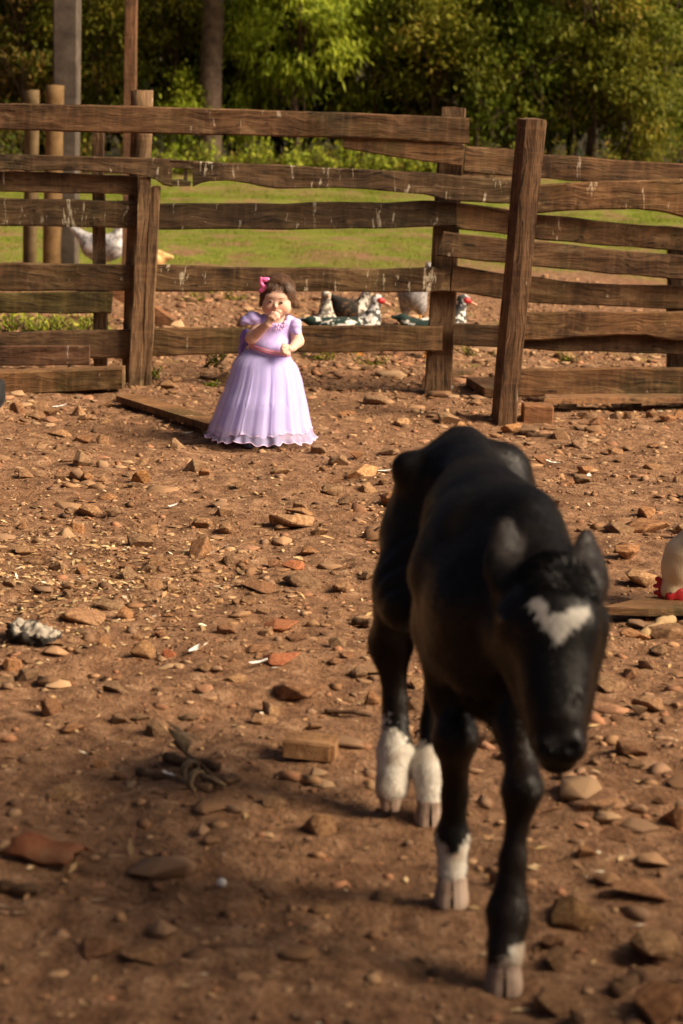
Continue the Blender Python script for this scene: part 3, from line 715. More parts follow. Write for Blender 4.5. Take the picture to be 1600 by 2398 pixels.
for a in [(58,1110,46,34),(142,1122,35,24),(200,1118,40,32),(240,1118,30,28),(207,1192,65,42),(265,1199,52,32),(180,1235,42,38),(350,1240,52,36),(475,1220,65,38),(528,1233,48,32),
 (710,1355,100,42),(800,1370,48,32),(610,1378,85,22),(640,1315,40,26),(725,1290,40,28),(300,1335,42,36),(345,1325,40,28),(360,1365,40,38),(405,1375,48,28),(255,1415,68,38),(295,1432,44,42),
 (690,1610,110,44),(790,1505,44,34),(135,1322,44,32),(190,1330,38,24),(880,929,65,32),(1050,972,60,42),(940,985,45,28),(745,1052,44,28),(795,1077,52,32),(915,1055,48,26),(835,1065,38,28),
 (1315,1015,42,34),(1360,1112,45,26),(1590,1118,44,36),(810,1175,42,28),(1510,1222,110,40),(1450,1232,70,34),(395,897,48,32),(530,880,46,40),(420,880,36,24),(85,968,52,34),(120,965,46,34),(190,960,40,36),(95,945,36,30),(245,985,32,24),
 (40,950,44,36),(200,1022,46,22),(240,1022,36,30),(60,1290,54,30),(1500,1350,80,46),(1465,1300,60,34),(1560,1470,90,46),(1480,1480,70,34),(1420,1590,90,38),(1520,1640,90,40),(1470,1760,80,40),(1590,1890,90,70),(1440,1940,110,40),
 (1310,2225,90,55),(1290,2190,60,44),(230,2200,110,44),(330,2225,110,36),(1530,2190,130,80),(1200,1760,60,30),(1150,1720,70,34),(70,1570,70,44),(30,1545,60,50),(170,1700,56,24),(640,1880,60,26),(960,1640,50,40),(975,1585,50,34),
 (1440,1050,34,22),(1530,1090,40,20),(1400,985,40,30),(1440,975,30,24),(1480,970,34,30),(1525,965,36,28),(1560,975,40,26),(1590,968,30,28),(1370,975,36,26),(1160,1010,30,20),(1240,1005,48,26),(700,1180,40,26),(560,1135,40,22),(480,1110,36,22)]: pst(*a)
pst(330, 1119, 52, 42, 'angular yellow ochre stone, brightest on the left of the yard', (1.45, 1.15, .75), 0)
pst(465, 1285, 64, 64, 'round potato shaped stone standing upright left of centre', (1.0, .85, .75), 12)
pst(855, 1096, 78, 40, 'pale knobbly stone right of the skirt hem', (1.6, 1.45, 1.25))
pst(335, 1517, 68, 58, 'blocky square stone above the tied sticks', (1.0, .9, .75), 3)
pst(205, 1452, 122, 32, 'long thin flat stone slab right of the charred wood', (1.1, 1.0, .95), 14)
pst(690, 1322, 54, 28, 'small orange broken brick piece in mid yard', None, 5, CLAY)
pst(395, 1527, 36, 28, 'small red brick chip beside the blocky square stone', None, 0, CLAY)
pst(660, 1460, 84, 26, 'flat reddish tile piece nearer the calf', (.95, .9, .85), 6, CLAY)
pst(660, 1547, 96, 30, 'flat red tile piece right of the white feather', (1.1, .95, .9), 9, CLAY)
pst(678, 1214, 128, 34, 'wide flat tan slab lying alone in mid yard', (1.1, 1.05, .98), 14)
pst(705, 1200, 70, 26, 'low tan stone leaning on the wide flat slab', (1.3, 1.15, .95), 9)
pst(1350, 1025, 58, 46, 'grey brown cube like stone right of the wood block', (1.1, 1.05, 1.1), 1)
pst(1078, 995, 46, 44, 'tilted wedge stone just behind the calf rump', (1.3, 1.15, .95), 8)
pst(1207, 998, 58, 30, 'flat topped tan stone at the tall post foot', (1.5, 1.25, .95), 4)
pst(1375, 1872, 165, 44, 'long flat stone slab right of the calf muzzle', (1.25, 1.1, 1.05), 14)
pst(1345, 2125, 120, 92, 'big square rock right of the front hoof', (1.0, .9, .7), 3)
pst(1505, 2085, 130, 46, 'pale flat stone slab near the right edge', (1.35, 1.15, 1.05), 9)
pst(1545, 2345, 170, 90, 'big rounded rock in the bottom right corner', (.9, .7, .55), 11)
pst(1310, 2330, 130, 46, 'flat brown stone at the bottom edge right of the hoof', (1, .9, .8), 13)
pst(1350, 2395, 110, 50, 'dim stone cut by the bottom edge right of centre', (1, .9, .8), 4)
r_ = np.random.default_rng(23); tries = 0
nst = lambda: len(placed)
while nst() < 300 and tries < 9000:
    tries += 1
    if r_.random() < .72: px, py = r_.uniform(-10, 1610), 925 + r_.random() ** .9 * 780
    elif r_.random() < .45: px, py = r_.uniform(0, 1600), r_.uniform(850, 935)
    else: px, py = r_.uniform(0, 1600), r_.uniform(1650, 2390)
    p = G(px, py)
    if 480 < px < 745 and 900 < py < 1075: continue
    if .02 < p[0] < .48 and 3.0 < p[1] < 4.35: continue
    wp = r_.lognormal(math.log(36), .40); w = wp / (F / ((p - CP) @ cf)) * (1 if py < 1650 else 1.2)
    if w < .03 or w > .17: continue
    if any((p[0] - a) ** 2 + (p[1] - b) ** 2 < ((w + c) * .55) ** 2 for a, b, c in placed): continue
    stone(p[0], p[1], w, float(np.clip(r_.normal(.55, .2), .25, 1.0)), LS, GS)

rr_ = np.random.default_rng(57); RV = []; RF = []; RC = []; k0 = 0
for k in range(2700):
    y = math.sqrt(rr_.random() * (17 ** 2 - 3 ** 2) + 9); x = (rr_.random() * 2 - 1) * (y * .195 + .15)
    if (y < 8.8 and abs(x + .38) < .28 and y > 8.4): continue
    if .0 < x < .5 and 3.0 < y < 4.3: continue
    if fbm(np.array([x, y]) * 1.1, 3, 71) < .40 and rr_.random() < .75: continue
    w = float(np.clip(rr_.lognormal(math.log(.042), .48), .016, .13)) * (1 if y < 11 else 1.3); me, rh = ROCK[rr_.integers(len(ROCK))]
    v = np.array([q.co for q in me.vertices]); f = [tuple(p.vertices) for p in me.polygons]; a = rr_.random() * 6.28
    v = v * [w, w * rr_.uniform(.8, 1.2), w * rr_.uniform(.22, .75)]; v = np.stack([v[:, 0] * math.cos(a) - v[:, 1] * math.sin(a), v[:, 0] * math.sin(a) + v[:, 1] * math.cos(a), v[:, 2]], -1) + [x, y, float(hgt(x, y)) - w * .10]
    RV.append(v); RF += [tuple(i + k0 for i in q) for q in f]; k0 += len(v)
    c = np.array([(.20, .105, .05), (.29, .165, .085), (.37, .23, .125), (.30, .15, .08), (.25, .145, .080)])[rr_.integers(5)] * rr_.uniform(.75, 1.15); RC.append(np.tile(c, (len(v), 1)))
setp(mk('rubble', np.concatenate(RV), np.array(RF), CHIPM, None, False, col=np.concatenate(RC)), 'small angular stone rubble scattered between the larger stones', 'rubble', kind='stuff')
def ico():
    t = (1 + 5 ** .5) / 2; V = np.array([(-1, t, 0), (1, t, 0), (-1, -t, 0), (1, -t, 0), (0, -1, t), (0, 1, t), (0, -1, -t), (0, 1, -t), (t, 0, -1), (t, 0, 1), (-t, 0, -1), (-t, 0, 1)], float) / 1.9
    Fv = np.array([(0, 11, 5), (0, 5, 1), (0, 1, 7), (0, 7, 10), (0, 10, 11), (1, 5, 9), (5, 11, 4), (11, 10, 2), (10, 7, 6), (7, 1, 8), (3, 9, 4), (3, 4, 2), (3, 2, 6), (3, 6, 8), (3, 8, 9), (4, 9, 5), (2, 4, 11), (6, 2, 10), (8, 6, 7), (9, 8, 1)])
    return V, Fv
r_ = np.random.default_rng(31)
def scatter(n, ylo, yhi):
    y = np.sqrt(r_.random(n) * (yhi ** 2 - ylo ** 2) + ylo ** 2); x = (r_.random(n) * 2 - 1) * (y * .195 + .15); return x, y
iv, ifc = ico(); n = 26000; x, y = scatter(n, 2.6, 19)
s = np.clip(r_.lognormal(math.log(.0066), .60, n), .003, .030) * (1 + .5 * (y > 11))
V = (iv[None] * r_.uniform(.35, 1.35, (n, 12, 1))) * (s[:, None, None] * np.stack([r_.uniform(.8, 1.5, n), r_.uniform(.7, 1.2, n), r_.uniform(.3, .7, n)], -1)[:, None])
a = r_.random(n) * 6.28; c_, s_ = np.cos(a)[:, None], np.sin(a)[:, None]
V = np.stack([V[..., 0] * c_ - V[..., 1] * s_, V[..., 0] * s_ + V[..., 1] * c_, V[..., 2]], -1)
V += np.stack([x, y, hgt(x, y) + s * .05], -1)[:, None]
pal = np.array([(.20, .10, .045), (.30, .165, .08), (.38, .23, .12), (.15, .08, .042), (.30, .14, .07), (.26, .15, .085)]); pc_ = pal[r_.integers(0, 6, n)] * r_.uniform(.7, 1.2, (n, 1))
Fq = (ifc[None] + 12 * np.arange(n)[:, None, None]).reshape(-1, 3)
setp(mk('gravel', V.reshape(-1, 3), Fq, CHIPM, None, False, col=np.repeat(pc_, 12, 0)), 'small brown pebbles and clods strewn over the dirt', 'gravel', kind='stuff')
# straw, husk and wood chips
n = 13000; x, y = scatter(n, 2.6, 17)
m = 3600; pp = np.array([G(px, py) for px, py in zip(np.clip(r_.normal(190, 190, m), -40, 700), np.clip(r_.normal(1345, 75, m), 1180, 1580))])
x = np.concatenate([x, pp[:, 0]]); y = np.concatenate([y, pp[:, 1]]); n += m
L = np.clip(r_.lognormal(math.log(.0068), .6, n), .003, .04); wd = np.clip(L * r_.uniform(.12, .8, n), .0012, .006); a = r_.random(n) * 6.28
D = np.stack([np.cos(a), np.sin(a), r_.normal(size=n) * .25], -1); N = np.stack([r_.normal(size=n) * .4, r_.normal(size=n) * .4, np.ones(n)], -1)
V, Fq = leaves(np.stack([x, y, hgt(x, y) + .004 + .3 * wd], -1), D, N, L, wd, r_)
pal = np.array([(.40, .26, .12), (.54, .39, .21), (.30, .17, .08), (.10, .05, .026), (.36, .20, .09), (.66, .56, .42)]); pc_ = pal[r_.choice(6, n, p=[.26, .17, .24, .16, .13, .04])]
setp(mk('straw_litter', V, Fq, CHIPM, None, False, col=np.repeat(pc_, 4, 0)), 'pale straw bits, husks and wood chips on the dirt', 'litter', kind='stuff')

# white feathers
WH = plain('white down', (.75, .70, .64), .8)
def feather(px, py, w, label, rz, curl=.4, seed=0):
    p = G(px, py); sc = F / ((p - CP) @ cf); L = w / sc; r = np.random.default_rng(seed); V = []; n = 9
    for i in range(n):
        t = i / (n - 1); hw = L * .16 * math.sin(math.pi * min(1, t * .9 + .08)) + .001
        for j in (-1, 0, 1): V.append((t * L - L / 2, j * hw, .006 + L * curl * (t - .35) ** 2 * 1.4 + abs(j) * hw * .5 + r.normal() * .001))
    top = np.array(V); bot = top - [0, 0, .0015]; Fv = []
    for i in range(n - 1):
        for j in (0, 1):
            q = (3 * i + j, 3 * i + 3 + j, 3 * i + 4 + j, 3 * i + 1 + j); Fv += [q, tuple(x + 3 * n for x in q[::-1])]
    o = mk('feather', np.concatenate([top, bot]), Fv, WH); o.location = (p[0], p[1], float(hgt(p[0], p[1]))); o.rotation_euler[2] = rz
    setp(o, label, 'feather')
for k, a in enumerate([(455, 1540, 46, 'curled white feather left of the red tile piece', 1.1), (605, 1568, 46, 'white downy feather right of centre, below the red tile', .4), (405, 1196, 26, 'tiny white feather in upper mid yard', .7),
  (395, 1827, 34, 'white feather curl lying on the tied sticks', 2.7), (440, 1022, 24, 'small white feather left of the skirt hem', .2), (1295, 1090, 34, 'white feather on the dirt behind the calf back', 2.9), (1380, 1112, 30, 'white feather leaning on a stone right of the calf', 1.5),
  (1055, 915, 34, 'white feather at the middle fence post foot', 1.2), (140, 955, 36, 'white feather below the heavy beam', .5), (490, 1310, 24, 'white scrap of down below the round upright stone', 0), (905, 1103, 44, 'thin white feather left of the calf rump', .2)]): feather(*a, seed=k)
p = G(519, 2066); o = mk('eggshell', np.array(ico()[0]) * .013 * [1, 1, .9], ico()[1], WH, sub=2); o.location = (p[0], p[1], float(hgt(p[0], p[1])) + .007); setp(o, 'small round white shell bit on the dark dirt, lower centre', 'shell')

# brick, tile shard, tied sticks, loose sticks
p0 = G(664, 1778); 
bk = bmesh.new(); bmesh.ops.create_cube(bk, size=1); bmesh.ops.bevel(bk, geom=list(bk.edges), offset=.07, segments=2, affect='EDGES')
for v_ in bk.verts:
    v_.co = Vector((v_.co.x * .118, v_.co.y * .09, v_.co.z * .042)) + Vector(np.random.default_rng(int((v_.co.x + 3) * 1e4)).normal(size=3)) * .0018
me = bpy.data.meshes.new('brick'); bk.to_mesh(me); bk.free(); p = G(725, 1788); o = link('brick', me, STONE); o.location = (p[0], p[1] + .03, float(hgt(p[0], p[1])) + .022); o.rotation_euler[2] = -.10; o.color = (1.25, 1.15, 1.0, 1)
setp(o, 'brown brick lying flat left of the calf white sock', 'brick')
V = []; n = 12; m = 7
for i in range(n):
    for j in range(m):
        a = -1.1 + 2.2 * j / (m - 1); t = i / (n - 1)
        rr = .055 * (1 - .12 * t); e = .012 * (vnoise(np.array([j * 1.3, 5.]), 3) - .5) * (4 if i in (0, n - 1) else 0)
        V.append(((t - .5) * .15 + e, math.sin(a) * rr, math.cos(a) * rr - .028 + .006 * math.sin(t * 9)))
V = np.array(V); T2 = V - [0, 0, .010]; Fv = []
for i in range(n - 1):
    for j in range(m - 1):
        q = (i * m + j, i * m + m + j, i * m + m + j + 1, i * m + j + 1); Fv += [q, tuple(x + n * m for x in q[::-1])]
for i in range(n - 1):
    for j in (0, m - 1):
        q = (i * m + j, i * m + m + j, i * m + m + j + n * m, i * m + j + n * m); Fv.append(q if j else q[::-1])
for j in range(m - 1):
    for i in (0, n - 1):
        q = (i * m + j, i * m + j + 1, i * m + j + 1 + n * m, i * m + j + n * m); Fv.append(q[::-1] if i else q)
o = mk('roof_tile_shard', np.concatenate([V, T2]), Fv, CLAY, None, True); p = G(112, 2012); o.location = (p[0], p[1], float(hgt(p[0], p[1])) + .012); o.rotation_euler = (.1, .08, -.25); o.color = (.62, .60, .60, 1); o.scale = (.85, .9, .7); setp(o, 'curved broken clay roof tile at lower left', 'tile')
bd = root('stick_bundle', tuple(G(420, 1830)), 'two bark covered sticks tied together with rope, lower left', 'sticks')
def gpt(px, py, dz): 
    p = G(px, py); p[2] = float(hgt(p[0], p[1])) + dz; return p
BROWNB = gen('brown stick bark', [(.07, .036, .018), (.15, .082, .042), (.23, .14, .08)], 14, .95, .9, .02, 50)
def stick(par, pts, rad, mat=BROWNB, name='stick', n=8):
    P = np.array(pts); t = np.linspace(0, 1, 9); q = np.stack([np.interp(t, np.linspace(0, 1, len(P)), P[:, k]) for k in range(3)], -1)
    q[1:-1] += np.random.default_rng(int(abs(P[0, 0]) * 1e4)).normal(size=(7, 3)) * rad * .3
    return mk(name, *tube(q, rad * (1 + .12 * np.sin(t * 11)), n), mat, par)
stick(bd, [gpt(325, 1806, .010), gpt(492, 1862, .010)], .012)
stick(bd, [gpt(385, 1790, .012), gpt(515, 1826, .012)], .011)
stick(bd, [gpt(410, 1775, .03), gpt(505, 1850, .008)], .006)
ROPE = gen('hemp rope', [(.13, .085, .045), (.22, .15, .085), (.30, .21, .13)], 40, .95, .8, .004, 160)
for k, (cx, cy) in enumerate([(440, 1822), (455, 1845)]):
    c = gpt(cx, cy + 8, .014); ax = gpt(492, 1862, 0) - gpt(325, 1806, 0); ax[2] = 0; ax /= np.linalg.norm(ax); u = np.array([-ax[1], ax[0], 0])
    th = np.linspace(0, 4 * math.pi, 40); q = c + np.outer(np.cos(th) * .0225, u) + np.outer(np.sin(th) * .0195, [0, 0, 1]) + np.outer(th * .0012, ax); mk('rope', *tube(q, .005, 6), ROPE, bd)
c = gpt(432, 1800, .03); mk('rope', *join([tube([c, c + [-.008 * k, .012, .030 + .004 * k], c + [-.022 + .012 * k, .03, .050 - .006 * k]], [.0032, .0028, .0014], 5) for k in np.linspace(-2, 5, 13)]), ROPE, bd)
c = gpt(470, 1852, .02); mk('rope', *tube([c, c + [.03, -.01, -.006], c + [.055, -.025, -.012]], [.006, .006, .004], 6), ROPE, bd)
def lone(px0, py0, px1, py1, rad, label, mat=BROWNB):
    a = gpt(px0, py0, rad * .8); b = gpt(px1, py1, rad * .8); rt = root('stick', tuple((a + b) / 2 - [0, 0, rad]), label, 'stick'); stick(rt, [a, b], rad, mat, 'shaft')
lone(1497, 1492, 1575, 1452, .017, 'short cut round stick below the white rooster', PALEW)
lone(1235, 1020, 1305, 1026, .012, 'thin stick lying right of the tall gate post')
lone(1440, 2335, 1500, 2290, .014, 'stick lying in the dim bottom right corner')
lone(0, 2062, 95, 2080, .012, 'dark stick at the left edge below the tile')
lone(760, 1665, 870, 1680, .006, 'thin twig lying left of the calf hind leg')
lone(830, 1460, 870, 1470, .014, 'short brown stick left of the calf hock')
lone(580, 900, 470, 886, .012, 'dark twig on the dirt behind the skirt')
slab('flat_board', [(1405, 1424), (1500, 1402), (1700, 1385), (1700, 1425), (1520, 1428)], .03, .02, WX, None, (1.1, 1.0, .85), label='dark weathered board under the white rooster', cat='plank')
slab('flat_board', [(1340, 1860), (1400, 1858), (1440, 1890), (1420, 1900)], .02, .015, WX, None, (1.3, 1.1, 1.0), tilt=.2, label='thin board scrap lying on the slab by the muzzle', cat='wood')
# charred wood lump
V, Fq, N = body([el(G(72, 1485, .03), (.06, .04, .028), .02), el(G(105, 1490, .03), (.045, .035, .024), .02), el(G(50, 1470, .03), (.035, .03, .025), .02)], .006)
q = fbm(V * 60, 3, 4); V += N * ((q - .45) * .05)[:, None]
C = np.where((N[:, 2] > .62 + 2.5 * (q - .45))[:, None], np.array([.30, .26, .21]), np.array([.03, .026, .022])); p = G(80, 1500)
o = mk('charred_wood', V - p, Fq, CHIPM, col=C); o.location = tuple(p); setp(o, 'black charred wood lump dusted with white ash, left edge', 'wood')

# small plants near the fence
def pw(px, py, h, w, n, pal, leaf, label, seed, name='weed'): weed(name, label, G(px, py), h, w, n, pal, leaf, seed)
pw(492, 862, .17, .16, 130, 'olive', (.016, .006), 'dusty grey green weed left of the girl', 201)
pw(358, 890, .09, .06, 60, 'bright', (.016, .005), 'small bright green tuft at the split upright foot', 202)
pw(498, 902, .03, .08, 60, 'bright', (.012, .005), 'tiny bright green sprout beside the skirt', 203)
pw(870, 855, .07, .22, 120, 'olive', (.018, .005), 'low olive green weed below the muscovy duck', 204)
for k, (px, py) in enumerate([(25, 775), (70, 778), (120, 776), (165, 778), (205, 774)]):
    p = G(px, py + 6); weed('grass_clump', 'lush green clump in the gap under the mossy board', p, .14, .18, 170, 'bright', (.03, .005), 210 + k, 'lush clumps under the mossy board')
for k, (px, py) in enumerate([(540, 720), (420, 700), (450, 725), (480, 705), (735, 840), (1110, 830), (1330, 845)]):
    weed('field_weed', 'low green weed on the dirt behind the fence rails', G(px, py), .06, .2, 90, 'olive', (.02, .006), 230 + k, 'low weeds behind the fence')

# ================================================================== BIRDS
def bird(name, label, base, prims, h, colf, cat, extra=(), legs=(), n=0, seed=3, noise=0):
    rt = root(name, tuple(base), label, cat)
    V, Fq, N = body(prims, h); C = colf(V, N)
    mk('body', V, Fq, FEATH, rt, col=C)
    for nm, pr, mat in extra:
        v, f, _ = body(pr, h * .6); mk(nm, v, f, mat, rt)
    for a, b, rad, mat in legs:
        mid = (np.array(a) + np.array(b)) / 2 + [0, .01, 0]
        parts = [tube([a, mid, b], [rad * 1.3, rad, rad], 6)]
        for ang in (-.6, 0, .6):
            parts.append(tube([b, np.array(b) + [math.sin(ang) * .05, -math.cos(ang) * .05, -.004]], [rad * .9, rad * .5], 5))
        mk('leg', *join(parts), mat, rt)
    return rt
RED = plain('red caruncle skin', (.42, .018, .022), .5); BILL = plain('pale bill', (.55, .28, .17), .4); YEL = plain('orange scaly leg', (.55, .22, .03), .6); ORB = plain('yellow beak', (.62, .28, .03), .4); DKL = plain('dark leg', (.07, .05, .04), .6)
def mottle(V, a, b, sc, th, s): return np.where((fbm(V * sc, 3, s) > th)[:, None], np.array(a), np.array(b))
def duck(name, label, Yp, x0, green, seed, headpx, tailpx, bodypx, feet, whitehead):
    hx, hy = headpx; bx, by = bodypx; tx, ty = tailpx; q = lambda x, y, d=0: Q(x, y, Yp) + [0, d, 0]
    pr = [el(q(bx, by), (.17, .095, .085), .05), rc(q(bx + 45, by - 6), q(bx + 62, by - 22), .075, .06, .05), rc(q(bx - 45, by - 6), q(tx + 25, ty + 4), .06, .03, .05),
          rc(q(tx + 30, ty + 4), q(tx, ty), .024, .010, .03), el(q(bx - 5, by - 4, -.06), (.16, .045, .06), .02),
          rc(q(bx + 60, by - 20), q(hx - 4, hy + 12), .052, .034, .04), el(q(hx, hy), (.046, .032, .034), .02)]
    z0 = q(bx, by)[2]; xs = q(bx + 38, by)[0]; xh = q(hx - 16, hy)[0]
    def cf_(V, N):
        C = mottle(V, (.70, .66, .60), (.012, .030, .024), 26, .53, seed)
        fr = V[:, 0] > xs + (fbm(V * 20, 2, 1) - .4) * .08
        C[fr] = mottle(V, (.72, .69, .64), (.05, .05, .05), 48, .40 if whitehead else .50, seed + 5)[fr]
        hd = (V[:, 2] > q(hx, hy + 26)[2])
        C[hd] = mottle(V, (.62, .60, .58), (.06, .06, .065), 60, .40 if whitehead else .56, seed + 9)[hd]
        return C
    ft = [(q(x, by + 22), np.array([q(x, by)[0], Yp, float(hgt(q(x, by)[0], Yp)) + .008]), .009, YEL) for x in feet]
    b0 = q(bx, by); b0[2] = float(hgt(b0[0], Yp))
    bird(name, label, b0, pr, .009, cf_, 'duck', [('face', [el(q(hx + 5, hy + 2, -.012), (.03, .026, .024), .02), sp(q(hx + 14, hy + 4, -.01), .014, .01)], RED), ('bill', [el(q(hx + 23, hy + 10), (.028, .014, .009), .008, rotm('Y', .35)), el(q(hx + 16, hy + 8), (.018, .013, .012), .008)], BILL),
        ('eye', [sp(q(hx + 5, hy - 2, -.035), .005, .002)], DKL)], ft)
duck('muscovy_duck', 'black and white muscovy duck with red face, left of the middle post', 13.15, 0, True, 2, (884, 701), (703, 748), (808, 772), (818, 846), True)
duck('muscovy_duck', 'dark muscovy duck standing behind the middle fence post', 13.2, 0, True, 12, (1086, 701), (918, 742), (1008, 774), (1000, 1030), False)
# grey necked duck behind
q = lambda x, y, Yp=13.6: Q(x, y, Yp)
b0 = q(760, 760); b0[2] = float(hgt(b0[0], 13.6))
bird('speckled_duck', 'pale speckled duck with upright neck behind the first muscovy', b0, [el(q(762, 765), (.10, .12, .09), .04), rc(q(764, 745), q(763, 706), .06, .036, .04), el(q(764, 690), (.035, .05, .035), .02)], .009,
     lambda V, N: mottle(V, (.50, .45, .38), (.14, .12, .10), 55, .42, 4), 'duck', [('bill', [el(q(770, 692) + [0, -.05, 0], (.014, .03, .009), .01)], BILL)], [(q(755, 790), q(755, 790) * [1, 1, 0] + [0, 0, .012], .009, YEL), (q(772, 790), q(772, 790) * [1, 1, 0] + [0, 0, .012], .009, YEL)])
q = lambda x, y, Yp=14.4: Q(x, y, Yp)
b0 = q(815, 740); b0[2] = float(hgt(b0[0], 14.4))
bird('brown_duck', 'dark brown duck with raised wing tips behind the first muscovy', b0, [el(q(822, 728), (.15, .09, .085), .04), rc(q(800, 712), q(774, 692), .05, .02, .03), rc(q(850, 712), q(858, 690), .05, .036, .03), el(q(862, 676), (.045, .032, .034), .02)], .009,
     lambda V, N: np.where((V[:, 0] > q(842, 700)[0])[:, None], mottle(V, (.55, .5, .44), (.10, .08, .06), 40, .42, 7), mottle(V, (.10, .06, .035), (.02, .015, .012), 30, .5, 8)), 'duck', [('bill', [el(q(886, 682), (.03, .014, .01), .01)], BILL)], [(q(815, 745), q(815, 745) * [1, 1, 0] + [0, 0, .012], .009, YEL), (q(835, 745), q(835, 745) * [1, 1, 0] + [0, 0, .012], .009, YEL)])
Yh = 15.2; q = lambda x, y, Yp=15.2: Q(x, y, Yp)
b0 = q(965, 740); b0[2] = float(hgt(b0[0], Yh))
def ground_at(p): return np.array([p[0], p[1], float(hgt(p[0], p[1])) + .01])
bird('guinea_fowl', 'round grey guinea fowl seen from behind, left of the middle post', b0, [el(q(966, 686), (.115, .15, .125), .05), el(q(950, 716), (.045, .06, .07), .03), el(q(985, 714), (.05, .06, .075), .03), rc(q(985, 662) + [0, -.1, 0], q(1000, 628) + [0, -.12, 0], .05, .022, .04), sp(q(1004, 620) + [0, -.13, 0], .028, .02)], .01,
     lambda V, N: mottle(V, (.34, .32, .31), (.19, .18, .18), 50, .45, 14), 'guinea fowl', [('beak', [el(q(1012, 622) + [0, -.14, 0], (.018, .009, .008), .01)], ORB)], [(q(950, 728), ground_at(q(948, 740)), .010, ORB), (q(984, 728), ground_at(q(986, 740)), .010, ORB)])
def hen(name, label, px, py, Yp, s, yaw, colf, tail=1, comb=True, cat='hen', headdown=False, seed=1):
    c = Q(px, py, Yp); z = float(hgt(c[0], Yp)); b0 = np.array([c[0], Yp, z]); ca, sa = math.cos(yaw), math.sin(yaw)
    def L(x, y, zz): return b0 + s * np.array([x * ca - y * sa, x * sa + y * ca, zz])
    rt = rotm('Z', yaw)
    pr = [el(L(0, 0, .22), np.array((.15, .10, .10)) * s, .05 * s, rt), rc(L(.09, 0, .25), L(.13, 0, .37), .07 * s, .035 * s, .05 * s), el(L(.145, 0, .405), np.array((.036, .028, .03)) * s, .02 * s, rt), rc(L(-.10, 0, .26), L(-.22, 0, .36 if tail else .26), .06 * s, .02 * s, .05 * s), el(L(-.02, -.075, .23), np.array((.11, .03, .06)) * s, .02 * s, rt), el(L(-.02, .075, .23), np.array((.11, .03, .06)) * s, .02 * s, rt)]
    ex = [('beak', [rc(L(.175, 0, .405), L(.20, 0, .397), .011 * s, .004 * s, .005)], ORB)]
    if comb: ex.append(('comb', [el(L(.15, 0, .44), np.array((.028, .007, .018)) * s, .004, rt), el(L(.165, 0, .37), np.array((.010, .012, .020)) * s, .004, rt)], RED))
    bird(name, label, b0, pr, .011 * s, colf, cat, ex, [(L(.01, .04, .14), L(.02, .04, .01), .008 * s, YEL), (L(.01, -.04, .14), L(.02, -.04, .01), .008 * s, YEL)])
hen('white_hen', 'white grey speckled hen behind the thin upright at left', 240, 640, 18.4, 1.28, .05, lambda V, N: mottle(V, (.62, .60, .60), (.28, .27, .28), 30, .42, 3), 1)
hen('buff_hen', 'buff orange hen half hidden behind the split upright', 350, 650, 18.2, .95, math.pi - .2, lambda V, N: mottle(V, (.60, .36, .15), (.40, .20, .07), 30, .40, 6), 0)
hen('pale_hen', 'pale brown hen cut off by the right edge behind the fence', 1640, 850, 12.6, 1.0, math.pi + .2, lambda V, N: mottle(V, (.55, .42, .32), (.25, .17, .12), 30, .42, 11))
# black hen at the left edge, in front of the beam
Yk = G(0, 985)[1]; c = Q(-62, 950, Yk); gk = float(hgt(c[0], Yk))
bird('black_hen', 'black hen crouching at the left edge below the beam', (c[0], Yk, gk), [el((c[0], Yk, gk + .10), (.155, .12, .10), .04), rc((c[0] + .08, Yk, gk + .13), (c[0] + .13, Yk, gk + .165), .045, .022, .04), rc((c[0] - .1, Yk, gk + .15), (c[0] - .14, Yk, gk + .26), .06, .035, .04), sp((c[0] - .15, Yk, gk + .29), .035, .02)], .011,
     lambda V, N: np.tile(np.array([.010, .010, .012]), (len(V), 1)), 'hen', [('beak', [rc((c[0] - .18, Yk, gk + .29), (c[0] - .21, Yk, gk + .285), .011, .004, .005)], DKL)], [((c[0], Yk - .04, gk + .06), (c[0], Yk - .04, gk + .008), .008, DKL), ((c[0], Yk + .04, gk + .06), (c[0], Yk + .04, gk + .008), .008, DKL)])

# white rooster at the right edge, pecking
Yr = G(1556, 1425)[1]; q = lambda x, y, d=0: Q(x, y, Yr) + [0, d, 0]
b0 = G(1700, 1425); 
bird('white_rooster', 'creamy white rooster pecking the ground at the right edge', (q(1700, 1300)[0], Yr, 0), [el(q(1760, 1225), (.17, .11, .12), .06), rc(q(1690, 1225), q(1592, 1325), .090, .052, .05), rc(q(1600, 1300), q(1574, 1368), .058, .030, .03), el(q(1566, 1383), (.026, .024, .028), .02), rc(q(1790, 1170), q(1860, 1060), .08, .03, .05), el(q(1735, 1220, -.09), (.12, .03, .07), .02)], .009,
     lambda V, N: np.array([.66, .54, .36]) * (.8 + .4 * fbm(V * np.array([30, 30, 12]), 3, 3))[:, None], 'rooster',
     [('comb', [el(q(1551, 1380), (.010, .009, .034), .006), el(q(1541, 1356), (.011, .007, .009), .006), el(q(1538, 1372), (.012, .007, .008), .006), el(q(1539, 1388), (.012, .007, .008), .006), el(q(1543, 1403), (.010, .007, .008), .006)], RED), ('wattle', [el(q(1590, 1390, -.022), (.022, .008, .022), .01), el(q(1586, 1398, .02), (.022, .008, .020), .01), el(q(1566, 1392, -.02), (.014, .010, .020), .01)], RED), ('beak', [rc(q(1560, 1402), q(1554, 1422), .011, .004, .006)], ORB), ('eye', [sp(q(1568, 1384, -.026), .005, .002)], DKL)],
     [(q(1720, 1290), np.array([q(1722, 1400)[0], Yr - .03, .01]), .011, YEL), (q(1750, 1290), np.array([q(1752, 1400)[0], Yr + .06, .01]), .011, YEL)])

